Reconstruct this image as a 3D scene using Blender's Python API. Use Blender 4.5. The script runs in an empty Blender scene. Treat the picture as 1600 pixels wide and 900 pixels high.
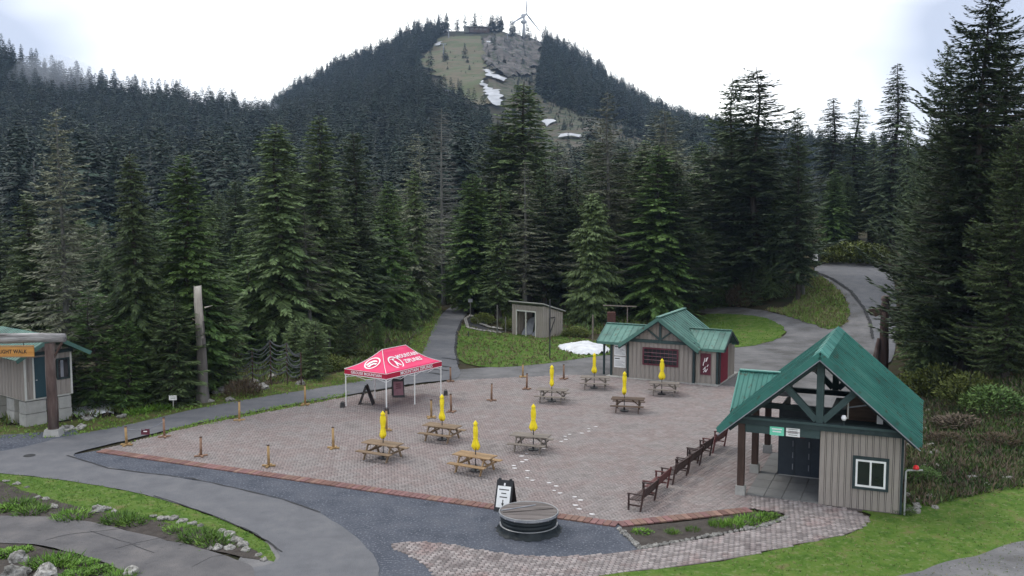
import bpy, bmesh, math, random
import numpy as np
from mathutils import Vector, Matrix, noise as mnoise

# ------------------------------------------------------------------ camera, world, sun, exposure
SC = bpy.context.scene
COL = SC.collection
FPX, CAMH, PITCH = 1450.0, 11.6, math.atan(130.0 / 1450.0)
cd = bpy.data.cameras.new("camera"); cam = bpy.data.objects.new("camera", cd); COL.objects.link(cam)
cam.location = (0, 0, CAMH); cam.rotation_euler = (math.pi / 2 - PITCH, 0, 0)
cd.sensor_width = 36.0; cd.lens = 36.0 * FPX / 1600.0; cd.clip_start = 0.5; cd.clip_end = 6000
SC.camera = cam
SC.view_settings.view_transform = 'Standard'; SC.view_settings.look = 'None'
SC.view_settings.exposure = 0.78; SC.view_settings.gamma = 1.0; SC.view_settings.use_curve_mapping = False
SC.cycles.use_denoising = True
SC.cycles.max_bounces = 5; SC.cycles.diffuse_bounces = 3; SC.cycles.transparent_max_bounces = 6
SC.cycles.volume_bounces = 0
SUN_EL, SUN_AZ = math.radians(48), math.radians(-62)      # azimuth from +Y, negative = left
W = bpy.data.worlds.new("World"); SC.world = W; W.use_nodes = True
nt = W.node_tree; N = nt.nodes; Lk = nt.links
for n in list(N): N.remove(n)
wo = N.new('ShaderNodeOutputWorld'); bg = N.new('ShaderNodeBackground'); bg.inputs[1].default_value = 0.1
sky = N.new('ShaderNodeTexSky'); sky.sky_type = 'NISHITA'; sky.sun_disc = False
sky.sun_elevation = SUN_EL; sky.sun_rotation = SUN_AZ
tc = N.new('ShaderNodeTexCoord'); mp = N.new('ShaderNodeMapping'); mp.inputs['Scale'].default_value = (1, 1, 2.3)
mp.inputs['Location'].default_value = (3.1, 0.4, 1.9)
nz = N.new('ShaderNodeTexNoise'); nz.inputs['Scale'].default_value = 1.9; nz.inputs['Detail'].default_value = 4; nz.inputs['Roughness'].default_value = .45
rp = N.new('ShaderNodeValToRGB')
# overcast: bright white cloud with broad blue-grey bellies; a little clear sky mixed in
rp.color_ramp.elements[0].position = 0.27; rp.color_ramp.elements[0].color = (4.0, 4.4, 5.4, 1)
rp.color_ramp.elements[1].position = 0.60; rp.color_ramp.elements[1].color = (15.0, 15.2, 15.0, 1)
mx = N.new('ShaderNodeMixRGB'); mx.inputs[0].default_value = 0.93
Lk.new(tc.outputs['Generated'], mp.inputs[0]); Lk.new(mp.outputs[0], nz.inputs['Vector']); 
# the cloud thins to white in a broad lane ahead and overhead, with greyer bellies to either side
sx_ = N.new('ShaderNodeSeparateXYZ'); Lk.new(tc.outputs['Generated'], sx_.inputs[0])
def mth(op, a, b):
    q = N.new('ShaderNodeMath'); q.operation = op
    for i, v in enumerate((a, b)):
        if isinstance(v, (int, float)): q.inputs[i].default_value = v
        else: Lk.new(v, q.inputs[i])
    return q.outputs[0]
lane = mth('MULTIPLY', mth('ABSOLUTE', mth('SUBTRACT', sx_.outputs[0], .08), 0), -1.15)
Lk.new(mth('ADD', mth('ADD', nz.outputs[0], .28), lane), rp.inputs[0])
Lk.new(sky.outputs[0], mx.inputs[1]); Lk.new(rp.outputs[0], mx.inputs[2])
Lk.new(mx.outputs[0], bg.inputs[0]); Lk.new(bg.outputs[0], wo.inputs[0])
sl = bpy.data.lights.new("sun", 'SUN'); sl.energy = 1.0; sl.angle = math.radians(14); sl.color = (1, .95, .88)
so = bpy.data.objects.new("sun", sl); COL.objects.link(so)
sd = Vector((math.sin(SUN_AZ) * math.cos(SUN_EL), math.cos(SUN_AZ) * math.cos(SUN_EL), math.sin(SUN_EL)))
so.rotation_euler = sd.to_track_quat('Z', 'Y').to_euler()

# ------------------------------------------------------------------ terrain height and back-projection
def S(t):
    t = np.clip(t, 0, 1); return t * t * (3 - 2 * t)
def tab(pts, D):
    return (np.array([(p[0] - 800) / FPX * D for p in pts]), np.array([CAMH + (320 - p[1]) / FPX * D for p in pts]))
PEAK = tab([(-600, 330), (250, 330), (330, 262), (390, 215), (450, 172), (520, 132), (600, 100), (650, 74), (700, 62), (780, 60), (850, 88), (920, 128), (980, 174), (1040, 206), (1100, 222), (1200, 248), (1400, 285), (1700, 320), (2300, 335)], 1000)
LEFT = tab([(-900, 60), (-300, 75), (0, 118), (60, 138), (130, 162), (260, 190), (330, 198), (400, 208), (470, 225), (540, 262), (620, 310), (700, 360), (2500, 380)], 650)
def nzz(x, y):
    return (np.sin(x * .021 + 1.3) * np.cos(y * .017 + .4) + .5 * np.sin(x * .053 + y * .031) + .3 * np.cos(x * .11 - y * .083 + 2))
def Hh(x, y):
    x = np.asarray(x, float); y = np.asarray(y, float)
    ramp = 5.0 * S((x - 16) / 22) * S((y - 72) / 36)
    u = (x - 15.4) * .93 - (y - 35.6) * .37
    yf = 37.0 + .35 * (x - 16)
    bank = 3.6 * S(u / 9) * S((y - yf) / 11) * (1 - S((y - 85) / 25))
    fl = .5 * nzz(x * 3, y * 3) * S((y - 115) / 20) + 5 * S((y - 120) / 110)
    t = (y - 260) / 740
    tp = np.clip(t, 0, 1); g = .22 * tp + .78 * tp ** 1.35
    g = np.where(t > 1, 1 - .8 * (t - 1), g)
    z1 = np.interp(x * 1000 / np.clip(y, 700, 1000) * 1.0, *PEAK)
    h1 = np.maximum(z1, 0) * g
    t2 = (y - 215) / 435; tq = np.clip(t2, 0, 1); g2 = .35 * tq + .65 * tq ** 1.3
    g2 = np.where(t2 > 1, 1 - 1.6 * (t2 - 1), g2)
    h2 = np.maximum(np.interp(x, *LEFT), 0) * g2
    m = np.maximum(h1, h2)
    m = m + 2.2 * nzz(x, y) * S((y - 300) / 200) * (1 - .8 * S((y - 880) / 90))
    return ramp + bank + fl + np.maximum(m, -5) * S((y - 200) / 60)
def H(x, y): return float(Hh(x, y))
def ray(px, py):
    v = (450 - py) / FPX
    return Vector(((px - 800) / FPX, math.cos(PITCH) + v * math.sin(PITCH), -math.sin(PITCH) + v * math.cos(PITCH)))
def P(px, py, z=0.0):
    d = ray(px, py); t = (z - CAMH) / d.z
    return Vector((d.x * t, d.y * t, z))
def G(px, py, tmax=1400.0):
    d = ray(px, py); ts = np.concatenate([np.arange(20, 200, .5), np.arange(200, tmax, 2)])
    dz = CAMH + d.z * ts - Hh(d.x * ts, d.y * ts)
    k = np.where(dz < 0)[0]
    if not len(k): t = tmax
    else:
        a, b = ts[max(k[0] - 1, 0)], ts[k[0]]
        for _ in range(18):
            m = (a + b) / 2
            if CAMH + d.z * m - H(d.x * m, d.y * m) < 0: b = m
            else: a = m
        t = (a + b) / 2
    x, y = d.x * t, d.y * t
    return Vector((x, y, H(x, y)))
def proj(x, y, z):
    f = y * math.cos(PITCH) - (z - CAMH) * math.sin(PITCH); u = y * math.sin(PITCH) + (z - CAMH) * math.cos(PITCH)
    return 800 + FPX * x / f, 450 - FPX * u / f
def topz(px_y, Y):                       # height above datum seen at image row px_y at depth Y
    d = ray(800, px_y); return CAMH + d.z / d.y * Y

# ------------------------------------------------------------------ object helpers
def tag(o, label=None, cat=None, group=None, kind=None):
    if label: o['label'] = label
    if cat: o['category'] = cat
    if group: o['group'] = group
    if kind: o['kind'] = kind
    return o
def link(o, parent=None):
    COL.objects.link(o)
    if parent is not None: o.parent = parent
    return o
def empty(name, loc=(0, 0, 0), rz=0.0, label=None, cat=None, group=None, kind=None):
    o = bpy.data.objects.new(name, None); o.empty_display_size = .3; link(o)
    o.location = loc; o.rotation_euler = (0, 0, rz)
    return tag(o, label, cat, group, kind)
def copy_tree(o, parent=None):
    c = o.copy(); COL.objects.link(c)
    if parent is not None: c.parent = parent
    for ch in list(o.children): copy_tree(ch, c)
    return c
def mesh_np(name, V, F, mats, smooth=False, attr=None):
    V = np.asarray(V, np.float32); F = np.asarray(F, np.int32); k = F.shape[1]
    me = bpy.data.meshes.new(name)
    me.vertices.add(len(V)); me.vertices.foreach_set('co', V.ravel())
    me.loops.add(F.size); me.loops.foreach_set('vertex_index', F.ravel())
    me.polygons.add(len(F)); me.polygons.foreach_set('loop_start', np.arange(0, F.size, k, dtype=np.int32))
    me.polygons.foreach_set('loop_total', np.full(len(F), k, np.int32))
    if smooth: me.polygons.foreach_set('use_smooth', np.ones(len(F), bool))
    for m in (mats if isinstance(mats, (list, tuple)) else [mats]): me.materials.append(m)
    me.update(calc_edges=True)
    return me
def ob(name, me, parent=None, loc=(0, 0, 0)):
    o = bpy.data.objects.new(name, me); link(o, parent); o.location = loc; return o

class MB:
    def __init__(s): s.v = []; s.f = []
    def add(s, vs, fs):
        b = len(s.v); s.v += [tuple(v) for v in vs]; s.f += [tuple(b + i for i in f) for f in fs]; return s
    def box(s, c, d, rot=None, taper=1.0):
        x, y, z = d[0] / 2, d[1] / 2, d[2] / 2
        vs = [Vector((sx * x * (taper if sz > 0 else 1), sy * y * (taper if sz > 0 else 1), sz * z)) for sz in (-1, 1) for sx, sy in ((-1, -1), (1, -1), (1, 1), (-1, 1))]
        if rot is not None:
            R = rot if isinstance(rot, Matrix) else Matrix.Rotation(rot, 3, 'Z'); vs = [R @ v for v in vs]
        c = Vector(c)
        return s.add([v + c for v in vs], [(3, 2, 1, 0), (4, 5, 6, 7), (0, 1, 5, 4), (1, 2, 6, 5), (2, 3, 7, 6), (3, 0, 4, 7)])
    def ext(s, x0, x1, y0, y1, z0, z1):
        return s.box(((x0 + x1) / 2, (y0 + y1) / 2, (z0 + z1) / 2), (x1 - x0, y1 - y0, z1 - z0))
    def beam(s, a, b, w, h, up=(0, 0, 1)):
        a, b = Vector(a), Vector(b); d = b - a; L = d.length; d.normalize(); up = Vector(up)
        sx = d.cross(up)
        if sx.length < 1e-4: sx = d.cross(Vector((0, 1, 0)))
        sx.normalize(); su = sx.cross(d)
        R = Matrix((sx, d, su)).transposed()
        return s.box((a + b) / 2, (w, L, h), R)
    def tube(s, pts, rs, n=8, cap=True):
        pts = [Vector(p) for p in pts]
        if not isinstance(rs, (list, tuple)): rs = [rs] * len(pts)
        b = len(s.v); ref = None
        for i, p in enumerate(pts):
            d = (pts[min(i + 1, len(pts) - 1)] - pts[max(i - 1, 0)]).normalized()
            if ref is None: ref = d.orthogonal().normalized()
            a = (ref - d * ref.dot(d)).normalized(); c = d.cross(a); ref = a
            for k in range(n):
                t = 2 * math.pi * k / n; s.v.append(tuple(p + (a * math.cos(t) + c * math.sin(t)) * rs[i]))
        for i in range(len(pts) - 1):
            for k in range(n):
                k2 = (k + 1) % n; s.f.append((b + i * n + k, b + i * n + k2, b + (i + 1) * n + k2, b + (i + 1) * n + k))
        if cap:
            s.f.append(tuple(b + k for k in reversed(range(n)))); s.f.append(tuple(b + (len(pts) - 1) * n + k for k in range(n)))
        return s
    def lathe(s, prof, n=24, c=(0, 0, 0)):
        b = len(s.v)
        for r, z in prof:
            for k in range(n):
                t = 2 * math.pi * k / n; s.v.append((c[0] + r * math.cos(t), c[1] + r * math.sin(t), c[2] + z))
        for i in range(len(prof) - 1):
            for k in range(n):
                k2 = (k + 1) % n; s.f.append((b + i * n + k, b + i * n + k2, b + (i + 1) * n + k2, b + (i + 1) * n + k))
        s.f.append(tuple(b + k for k in reversed(range(n)))); s.f.append(tuple(b + (len(prof) - 1) * n + k for k in range(n)))
        return s
    def prism(s, pts, vec):            # polygon (3-D pts) extruded along vec
        n = len(pts); pts = [Vector(p) for p in pts]; vec = Vector(vec)
        return s.add(pts + [p + vec for p in pts], [tuple(reversed(range(n))), tuple(range(n, 2 * n))] + [(i, (i + 1) % n, n + (i + 1) % n, n + i) for i in range(n)])
    def mesh(s, name, mat, smooth=False):
        me = bpy.data.meshes.new(name); me.from_pydata(s.v, [], s.f); me.materials.append(mat)
        bm = bmesh.new(); bm.from_mesh(me); bmesh.ops.recalc_face_normals(bm, faces=bm.faces); bm.to_mesh(me); bm.free()
        if smooth:
            for p in me.polygons: p.use_smooth = True
        me.update(); return me
    def build(s, name, mat, parent=None, smooth=False, loc=(0, 0, 0)):
        return ob(name, s.mesh(name, mat, smooth), parent, loc)

# ------------------------------------------------------------------ materials
def rgba(c): return (c[0], c[1], c[2], 1)
def mat(name, cols, scale=4.0, rough=.8, bump=0.0, bscale=None, detail=5, spec=.3, rand=0.0, stretch=None, metal=0.0, island=0.0, obrand=0.0, speck=None, trans=0.0, pos=None):
    """cols: list of colours spread over a noise ramp; island/obrand: value jitter per mesh island / per object"""
    m = bpy.data.materials.new(name); m.use_nodes = True; t = m.node_tree; n = t.nodes; l = t.links
    b = n['Principled BSDF']; b.inputs['Roughness'].default_value = rough; b.inputs['Metallic'].default_value = metal
    b.inputs['Specular IOR Level'].default_value = spec
    c = n.new('ShaderNodeTexCoord'); mpn = n.new('ShaderNodeMapping'); l.new(c.outputs['Object'], mpn.inputs[0])
    if stretch: mpn.inputs['Scale'].default_value = stretch
    z = n.new('ShaderNodeTexNoise'); z.inputs['Scale'].default_value = scale; z.inputs['Detail'].default_value = detail; z.inputs['Roughness'].default_value = .6
    l.new(mpn.outputs[0], z.inputs['Vector'])
    r = n.new('ShaderNodeValToRGB'); e = r.color_ramp.elements
    k = len(cols); ps = pos or [.32 + .36 * i / max(k - 1, 1) for i in range(k)]
    e[0].position = ps[0]; e[0].color = rgba(cols[0]); e[1].position = ps[-1]; e[1].color = rgba(cols[-1])
    for i in range(1, k - 1):
        q = e.new(ps[i]); q.color = rgba(cols[i])
    l.new(z.outputs[0], r.inputs[0]); out = r.outputs[0]
    if speck:                                   # (colour, scale, threshold): fine light or dark specks
        v = n.new('ShaderNodeTexNoise'); v.inputs['Scale'].default_value = speck[1]; v.inputs['Detail'].default_value = 2; l.new(mpn.outputs[0], v.inputs['Vector'])
        q = n.new('ShaderNodeMapRange'); q.inputs[1].default_value = speck[2]; q.inputs[2].default_value = speck[2] + .12; l.new(v.outputs[0], q.inputs[0])
        mm = n.new('ShaderNodeMixRGB'); l.new(q.outputs[0], mm.inputs[0]); l.new(out, mm.inputs[1]); mm.inputs[2].default_value = rgba(speck[0]); out = mm.outputs[0]
    for amt, kind in ((island, 'i'), (obrand, 'o')):
        if amt:
            g = n.new('ShaderNodeNewGeometry' if kind == 'i' else 'ShaderNodeObjectInfo')
            q = n.new('ShaderNodeMapRange'); l.new(g.outputs['Random Per Island' if kind == 'i' else 'Random'], q.inputs[0])
            q.inputs[3].default_value = 1 - amt; q.inputs[4].default_value = 1 + amt
            mm = n.new('ShaderNodeVectorMath'); mm.operation = 'SCALE'; l.new(out, mm.inputs[0]); l.new(q.outputs[0], mm.inputs['Scale']); out = mm.outputs[0]
    l.new(out, b.inputs['Base Color'])
    if bump:
        z2 = n.new('ShaderNodeTexNoise'); z2.inputs['Scale'].default_value = bscale or scale * 6; z2.inputs['Detail'].default_value = 4; l.new(mpn.outputs[0], z2.inputs['Vector'])
        bp = n.new('ShaderNodeBump'); bp.inputs['Strength'].default_value = bump; bp.inputs['Distance'].default_value = .05
        l.new(z2.outputs[0], bp.inputs['Height']); l.new(bp.outputs[0], b.inputs['Normal'])
    return m
M = {}
M['floor'] = mat('forest_soil', [(.022, .026, .012), (.05, .04, .024), (.035, .05, .016)], .6, .95, .8, 6, spec=.1)
M['mount'] = mat('mountain_soil', [(.02, .026, .018), (.045, .04, .03), (.03, .04, .022)], .05, .95, .5, .6, spec=.1)
M['bankg'] = mat('bank_scrub', [(.035, .06, .016), (.07, .06, .03), (.05, .08, .022), (.085, .075, .042)], .55, .95, 1, 5, spec=.1)
M['grass'] = mat('lawn_grass', [(.040, .085, .014), (.068, .128, .020), (.095, .145, .030), (.135, .125, .055)], 1.3, .95, 1, 9, spec=.1, detail=9, speck=((.13, .17, .06), 5, .56), pos=[.30, .46, .58, .68])
M['verge'] = mat('verge_grass', [(.05, .08, .018), (.085, .095, .03), (.12, .10, .05)], 1.2, .95, 1, 10, spec=.1)
M['drygrass'] = mat('dry_grass', [(.055, .11, .02), (.09, .14, .035), (.14, .14, .06)], 1.0, .95, 1, 8, spec=.1)
M['gravel'] = mat('blue_grey_gravel', [(.056, .063, .080), (.078, .086, .106), (.096, .102, .12)], .8, .95, 1, 14, spec=.15, speck=((.165, .175, .20), 12, .56))
M['gravel2'] = mat('yard_gravel', [(.09, .087, .083), (.14, .138, .14), (.19, .185, .185)], .45, .95, 1, 12, spec=.2, speck=((.25, .25, .25), 8, .66))
M['asphalt'] = mat('asphalt', [(.108, .110, .120), (.128, .130, .140), (.15, .15, .157)], 1.1, .8, .6, 30, spec=.25, detail=8, speck=((.085, .085, .09), 26, .6))
M['asphalt2'] = mat('old_asphalt', [(.085, .082, .086), (.115, .11, .112), (.15, .14, .138)], .7, .85, .8, 24, spec=.25, speck=((.055, .055, .055), 3, .68))
M['crack'] = mat('tar_seam', [(.035, .035, .036), (.06, .06, .062)], 3, .95, spec=.1)
M['pavebase'] = mat('paver_joint_sand', [(.10, .085, .082), (.13, .11, .105)], 3, .95, .3)
M['paver'] = mat('red_grey_pavers', [(.205, .180, .172), (.262, .234, .224), (.245, .200, .190), (.295, .268, .256)], .45, .85, .4, 30, spec=.2, island=.12, detail=8)
M['walk'] = mat('pale_walk_pavers', [(.20, .17, .165), (.29, .26, .25), (.24, .18, .17)], .8, .85, .3, 30, spec=.25, island=.3)
M['brick'] = [mat('border_brick_%d' % i, [c, tuple(x * 1.25 for x in c)], 3, .85, .3, 25, obrand=.2) for i, c in enumerate([(.155, .085, .07), (.19, .115, .09), (.17, .09, .085)])]
M['slab'] = mat('concrete_slab', [(.15, .15, .145), (.20, .20, .195)], 1.5, .85, .3, 20, obrand=.12)
M['conc'] = mat('pale_concrete', [(.30, .30, .28), (.40, .39, .37)], 2.5, .9, .4, 15, obrand=.08)
M['snowd'] = mat('dirty_mountain_snow', [(.30, .31, .33), (.48, .50, .53)], .12, .8, .5, 1)
M['snow'] = mat('old_snow', [(.50, .51, .53), (.72, .74, .77)], 1.5, .7, .5, 4)
M['rock'] = mat('pale_boulder', [(.10, .095, .085), (.26, .25, .23), (.40, .39, .37)], 2.2, .9, .8, 9, obrand=.25)
M['cliff'] = mat('grey_cliff_rock', [(.035, .034, .030), (.10, .09, .085), (.15, .14, .135)], .09, .95, 1, .5, speck=((.035, .045, .025), .16, .52))
M['bark'] = mat('conifer_bark', [(.04, .033, .028), (.085, .075, .065)], 3, .95, .8, 12, stretch=(1, 1, .25))
M['barkg'] = mat('grey_lichen_bark', [(.10, .10, .09), (.2, .2, .185)], 3, .95, .6, 12, stretch=(1, 1, .25))
M['snagd'] = mat('dark_snag_bark', [(.05, .046, .042), (.12, .11, .10), (.20, .19, .175)], 1.6, .95, .8, 9, stretch=(1, 1, .22))
M['snag'] = mat('weathered_snag_wood', [(.10, .095, .085), (.34, .31, .27), (.55, .51, .44)], 1.6, .9, .8, 9, stretch=(1, 1, .22), pos=[.36, .5, .66])
def leaf(name, a, b, c=None, isl=.45, obr=.36):
    return mat(name, [a, b] + ([c] if c else []), .22, .65, 0, spec=.25, island=isl, obrand=obr, detail=2)
M['fir'] = leaf('fir_needles', (.072, .112, .042), (.122, .168, .066))
M['firg'] = leaf('grey_fir_needles', (.118, .132, .084), (.185, .198, .128))
M['cedar'] = leaf('cedar_sprays', (.066, .100, .036), (.100, .138, .052))
M['green'] = leaf('bright_fir_needles', (.060, .115, .030), (.105, .165, .046))
M['dark'] = leaf('dark_fir_needles', (.058, .088, .042), (.096, .134, .062))
M['brownf'] = leaf('brown_needles', (.085, .068, .05), (.12, .09, .065))
M['far'] = leaf('distant_needles', (.018, .034, .025), (.036, .058, .040), isl=.4, obr=.3)
M['farb'] = leaf('distant_pale_needles', (.028, .042, .032), (.045, .060, .040), isl=.4, obr=.3)
M['shrub'] = leaf('shrub_leaves', (.075, .10, .022), (.13, .15, .035))
M['shrubr'] = leaf('reddish_twigs', (.07, .05, .033), (.115, .085, .05))
M['lush'] = leaf('lush_leaves', (.07, .16, .018), (.14, .24, .035))
M['blade'] = leaf('grass_blades', (.12, .21, .035), (.17, .27, .055), isl=.2)
M['straw'] = leaf('straw_grass', (.15, .14, .06), (.24, .21, .11))
M['siding'] = mat('taupe_board_siding', [(.265, .235, .208), (.34, .305, .275)], 1.6, .85, .3, 9, stretch=(3, 3, .4), obrand=.06)
M['batten'] = mat('taupe_batten', [(.22, .19, .165), (.27, .235, .21)], 3, .85, .2, obrand=.05)
M['roof'] = mat('green_metal_roof', [(.026, .112, .094), (.038, .172, .140), (.062, .195, .160)], .8, .55, .15, 3, spec=.35, obrand=.14, detail=9, speck=((.05, .09, .065), 3.5, .60))
M['rooff'] = mat('green_grey_metal_roof', [(.050, .115, .095), (.080, .18, .148), (.10, .20, .165)], .8, .55, .15, 3, spec=.35, obrand=.14, detail=9, speck=((.07, .09, .07), 3.5, .62))
M['roofl'] = mat('pale_ridge_cap', [(.07, .24, .20), (.10, .30, .25)], 3, .4, spec=.5, obrand=.15)
M['trim'] = mat('dark_green_timber', [(.020, .034, .036), (.034, .052, .052)], 3, .7, .2, spec=.3)
M['trim2'] = mat('slate_green_timber', [(.035, .06, .06), (.05, .08, .078)], 3, .7, .2)
M['post'] = mat('stained_log_post', [(.045, .028, .022), (.085, .052, .042)], 4, .8, .4, 12, stretch=(1, 1, .2))
M['redpost'] = mat('red_brown_log', [(.05, .032, .028), (.105, .072, .062), (.17, .14, .125)], 3, .85, .6, 9, stretch=(1, 1, .2))
M['lograil'] = mat('grey_weathered_log', [(.08, .075, .07), (.26, .25, .245), (.42, .41, .40)], 2.2, .9, .8, 9, stretch=(.3, 2, 2))
M['door'] = mat('slate_blue_door', [(.030, .040, .052), (.042, .054, .068)], 3, .5)
M['teald'] = mat('dark_teal_door', [(.02, .05, .062), (.028, .062, .075)], 3, .45)
M['glass'] = mat('dark_window_glass', [(.012, .014, .017), (.02, .024, .028)], 1, .06, spec=.6)
M['white'] = mat('white_paint', [(.72, .73, .72), (.82, .82, .81)], 3, .5)
M['cream'] = mat('cream_board', [(.5, .5, .46), (.6, .6, .56)], 3, .7)
M['black'] = mat('black_plastic', [(.014, .014, .016), (.026, .026, .028)], 4, .45, spec=.4)
M['steel'] = mat('dark_corrugated_steel', [(.006, .010, .012), (.014, .020, .023)], 2, .6, .1, 6, spec=.3)
M['rim'] = mat('pale_steel_rim', [(.20, .21, .22), (.33, .33, .33)], 4, .4, spec=.6)
M['tlid'] = mat('grey_lid_boards', [(.09, .075, .07), (.16, .14, .13)], 2.5, .8, .3, 12, stretch=(.4, 3, 3), obrand=.15)
M['wood'] = mat('weathered_table_wood', [(.17, .115, .07), (.27, .195, .125)], 3, .8, .3, 14, stretch=(.5, 4, 4), obrand=.12)
M['woodb'] = mat('warm_table_wood', [(.24, .15, .075), (.36, .245, .135)], 3, .8, .3, 14, stretch=(.5, 4, 4), obrand=.12)
M['woodg'] = mat('grey_table_wood', [(.15, .125, .105), (.24, .21, .18)], 3, .8, .3, 14, stretch=(.5, 4, 4), obrand=.12)
M['woodd'] = mat('dark_table_wood', [(.07, .045, .032), (.12, .08, .055)], 3, .8, .3, 14, stretch=(.5, 4, 4), obrand=.12)
M['bollard'] = mat('golden_post_wood', [(.30, .19, .085), (.42, .28, .13)], 4, .75, .2, 14, obrand=.15)
M['bollardr'] = mat('reddish_post_wood', [(.20, .115, .075), (.29, .18, .12)], 4, .75, .2, 14, obrand=.15)
M['bench'] = mat('dark_brown_bench', [(.035, .02, .018), (.06, .034, .03)], 3, .6, .2)
M['benchr'] = mat('red_brown_bench', [(.085, .026, .025), (.12, .038, .035)], 3, .6, .2)
M['yellow'] = mat('yellow_canvas', [(.80, .62, .012), (.90, .72, .03)], 3, .7, .2, 10)
M['pink'] = mat('crimson_canvas', [(.70, .03, .12), (.78, .045, .155)], 1.2, .6, .1, 6)
M['pinkd'] = mat('deep_red_valance', [(.40, .012, .04), (.46, .018, .055)], 1.2, .6, .1, 6)
M['fprint'] = mat('worn_white_print', [(.5, .48, .48), (.75, .73, .73)], 6, .8)
M['wtext'] = mat('white_print', [(.8, .78, .79), (.85, .84, .84)], 2, .7)
M['btext'] = mat('black_print', [(.02, .02, .02), (.03, .03, .03)], 2, .7)
M['sign_or'] = mat('amber_sign_board', [(.42, .19, .045), (.58, .29, .08)], 2.5, .6, .2, 10, stretch=(.4, 3, 3))
M['sgreen'] = mat('mint_sign', [(.16, .62, .42), (.20, .70, .50)], 4, .5)
M['sdred'] = mat('maroon_board', [(.085, .02, .03), (.13, .03, .045)], 2, .6)
M['mauve'] = mat('mauve_poster', [(.26, .13, .16), (.34, .19, .22)], 4, .6)
M['red'] = mat('red_lamp', [(.6, .02, .02), (.7, .03, .03)], 4, .3)
M['redw'] = mat('dark_red_wall', [(.18, .015, .03), (.24, .025, .045)], 3, .7)
M['metal'] = mat('galvanised_pipe', [(.4, .4, .4), (.5, .5, .5)], 4, .4, metal=.5)
M['dmetal'] = mat('dark_pole_metal', [(.03, .03, .032), (.05, .05, .055)], 4, .5)
M['net'] = mat('black_rope_net', [(.05, .055, .06), (.15, .16, .17)], 5, .8)
M['brickr'] = mat('old_red_brick', [(.07, .035, .03), (.11, .05, .042)], 5, .9, .5)
M['soil'] = mat('bed_soil', [(.035, .028, .024), (.07, .06, .052)], 2.5, .95, 1, 14, speck=((.13, .12, .11), 12, .68))
M['turb'] = mat('turbine_white', [(.38, .39, .41), (.45, .46, .48)], 1, .5)
M['tarp'] = mat('grey_tarp', [(.16, .17, .2), (.3, .31, .33)], 1.5, .7, .3, 4)
M['globe'] = mat('white_globe', [(.8, .8, .82), (.85, .85, .86)], 1, .3)
# ------------------------------------------------------------------ ground sheets
def smooth_poly(p, it=2):
    p = [np.array(q[:2], float) for q in p]
    for _ in range(it):
        q = []
        for i in range(len(p)):
            a, b = p[i], p[(i + 1) % len(p)]; q += [a * .75 + b * .25, a * .25 + b * .75]
        p = q
    return p
def rough_poly(p, step, amp, seed=0):
    out = []
    for i in range(len(p)):
        a, b = np.array(p[i][:2], float), np.array(p[(i + 1) % len(p)][:2], float); d = b - a; L = np.hypot(*d)
        n = max(1, int(L / step)); nr = np.array([-d[1], d[0]]) / max(L, 1e-6)
        for k in range(n):
            q = a + d * k / n
            w = mnoise.noise(Vector((q[0] / step * .45, q[1] / step * .45, seed))) * amp * 2 + mnoise.noise(Vector((q[0] / step * 1.7, q[1] / step * 1.7, seed + 9))) * amp
            out.append(q + nr * w)
    return out
def px_poly(pts, z0=None): return [(P(x, y, 0) if z0 is not None else G(x, y)) for x, y in pts]
def sheet(name, poly, m, off, cell=None, parent=None, kind='structure', zf=None, thick=0.0):
    bm = bmesh.new(); vs = [bm.verts.new((q[0], q[1], 0)) for q in poly]
    f = bm.faces.new(vs)
    bmesh.ops.triangulate(bm, faces=[f])
    if cell:
        xs = [q[0] for q in poly]; ys = [q[1] for q in poly]
        for ax, (lo, hi) in enumerate(((min(xs), max(xs)), (min(ys), max(ys)))):
            k = math.ceil(lo / cell)
            while k * cell < hi:
                co = [0, 0, 0]; co[ax] = k * cell; no = [0, 0, 0]; no[ax] = 1
                bmesh.ops.bisect_plane(bm, geom=bm.verts[:] + bm.edges[:] + bm.faces[:], plane_co=co, plane_no=no); k += 1
    bmesh.ops.recalc_face_normals(bm, faces=bm.faces)
    me = bpy.data.meshes.new(name)
    for v in bm.verts: v.co.z = (zf(v.co.x, v.co.y) if zf else H(v.co.x, v.co.y)) + off
    for fc in bm.faces:
        if fc.normal.z < 0: fc.normal_flip()
    bm.to_mesh(me); bm.free(); me.materials.append(m)
    o = ob(name, me, parent)
    if kind: o['kind'] = kind
    return o
def inpoly(x, y, poly):
    x = np.asarray(x); y = np.asarray(y); r = np.zeros(x.shape, bool); n = len(poly)
    for i in range(n):
        x1, y1 = poly[i][0], poly[i][1]; x2, y2 = poly[(i + 1) % n][0], poly[(i + 1) % n][1]
        if y1 == y2: continue
        c = ((y1 > y) != (y2 > y)) & (x < (x2 - x1) * (y - y1) / (y2 - y1) + x1); r ^= c
    return r
def grid(name, x0, x1, nx, y0, y1, ny, m, off=0.0):
    X, Y = np.meshgrid(np.linspace(x0, x1, nx), np.linspace(y0, y1, ny)); Z = Hh(X, Y) + off
    V = np.stack([X.ravel(), Y.ravel(), Z.ravel()], 1)
    i = (np.arange(ny - 1)[:, None] * nx + np.arange(nx - 1)[None]).ravel()
    F = np.stack([i, i + 1, i + nx + 1, i + nx], 1)
    o = ob(name, mesh_np(name, V, F, m, smooth=True)); o['kind'] = 'structure'; return o
grid('ground', -180, 180, 181, -20, 222, 122, M['floor'], -.05)
grid('mountain', -900, 900, 226, 216, 1500, 162, M['mount'], -.3)

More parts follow.
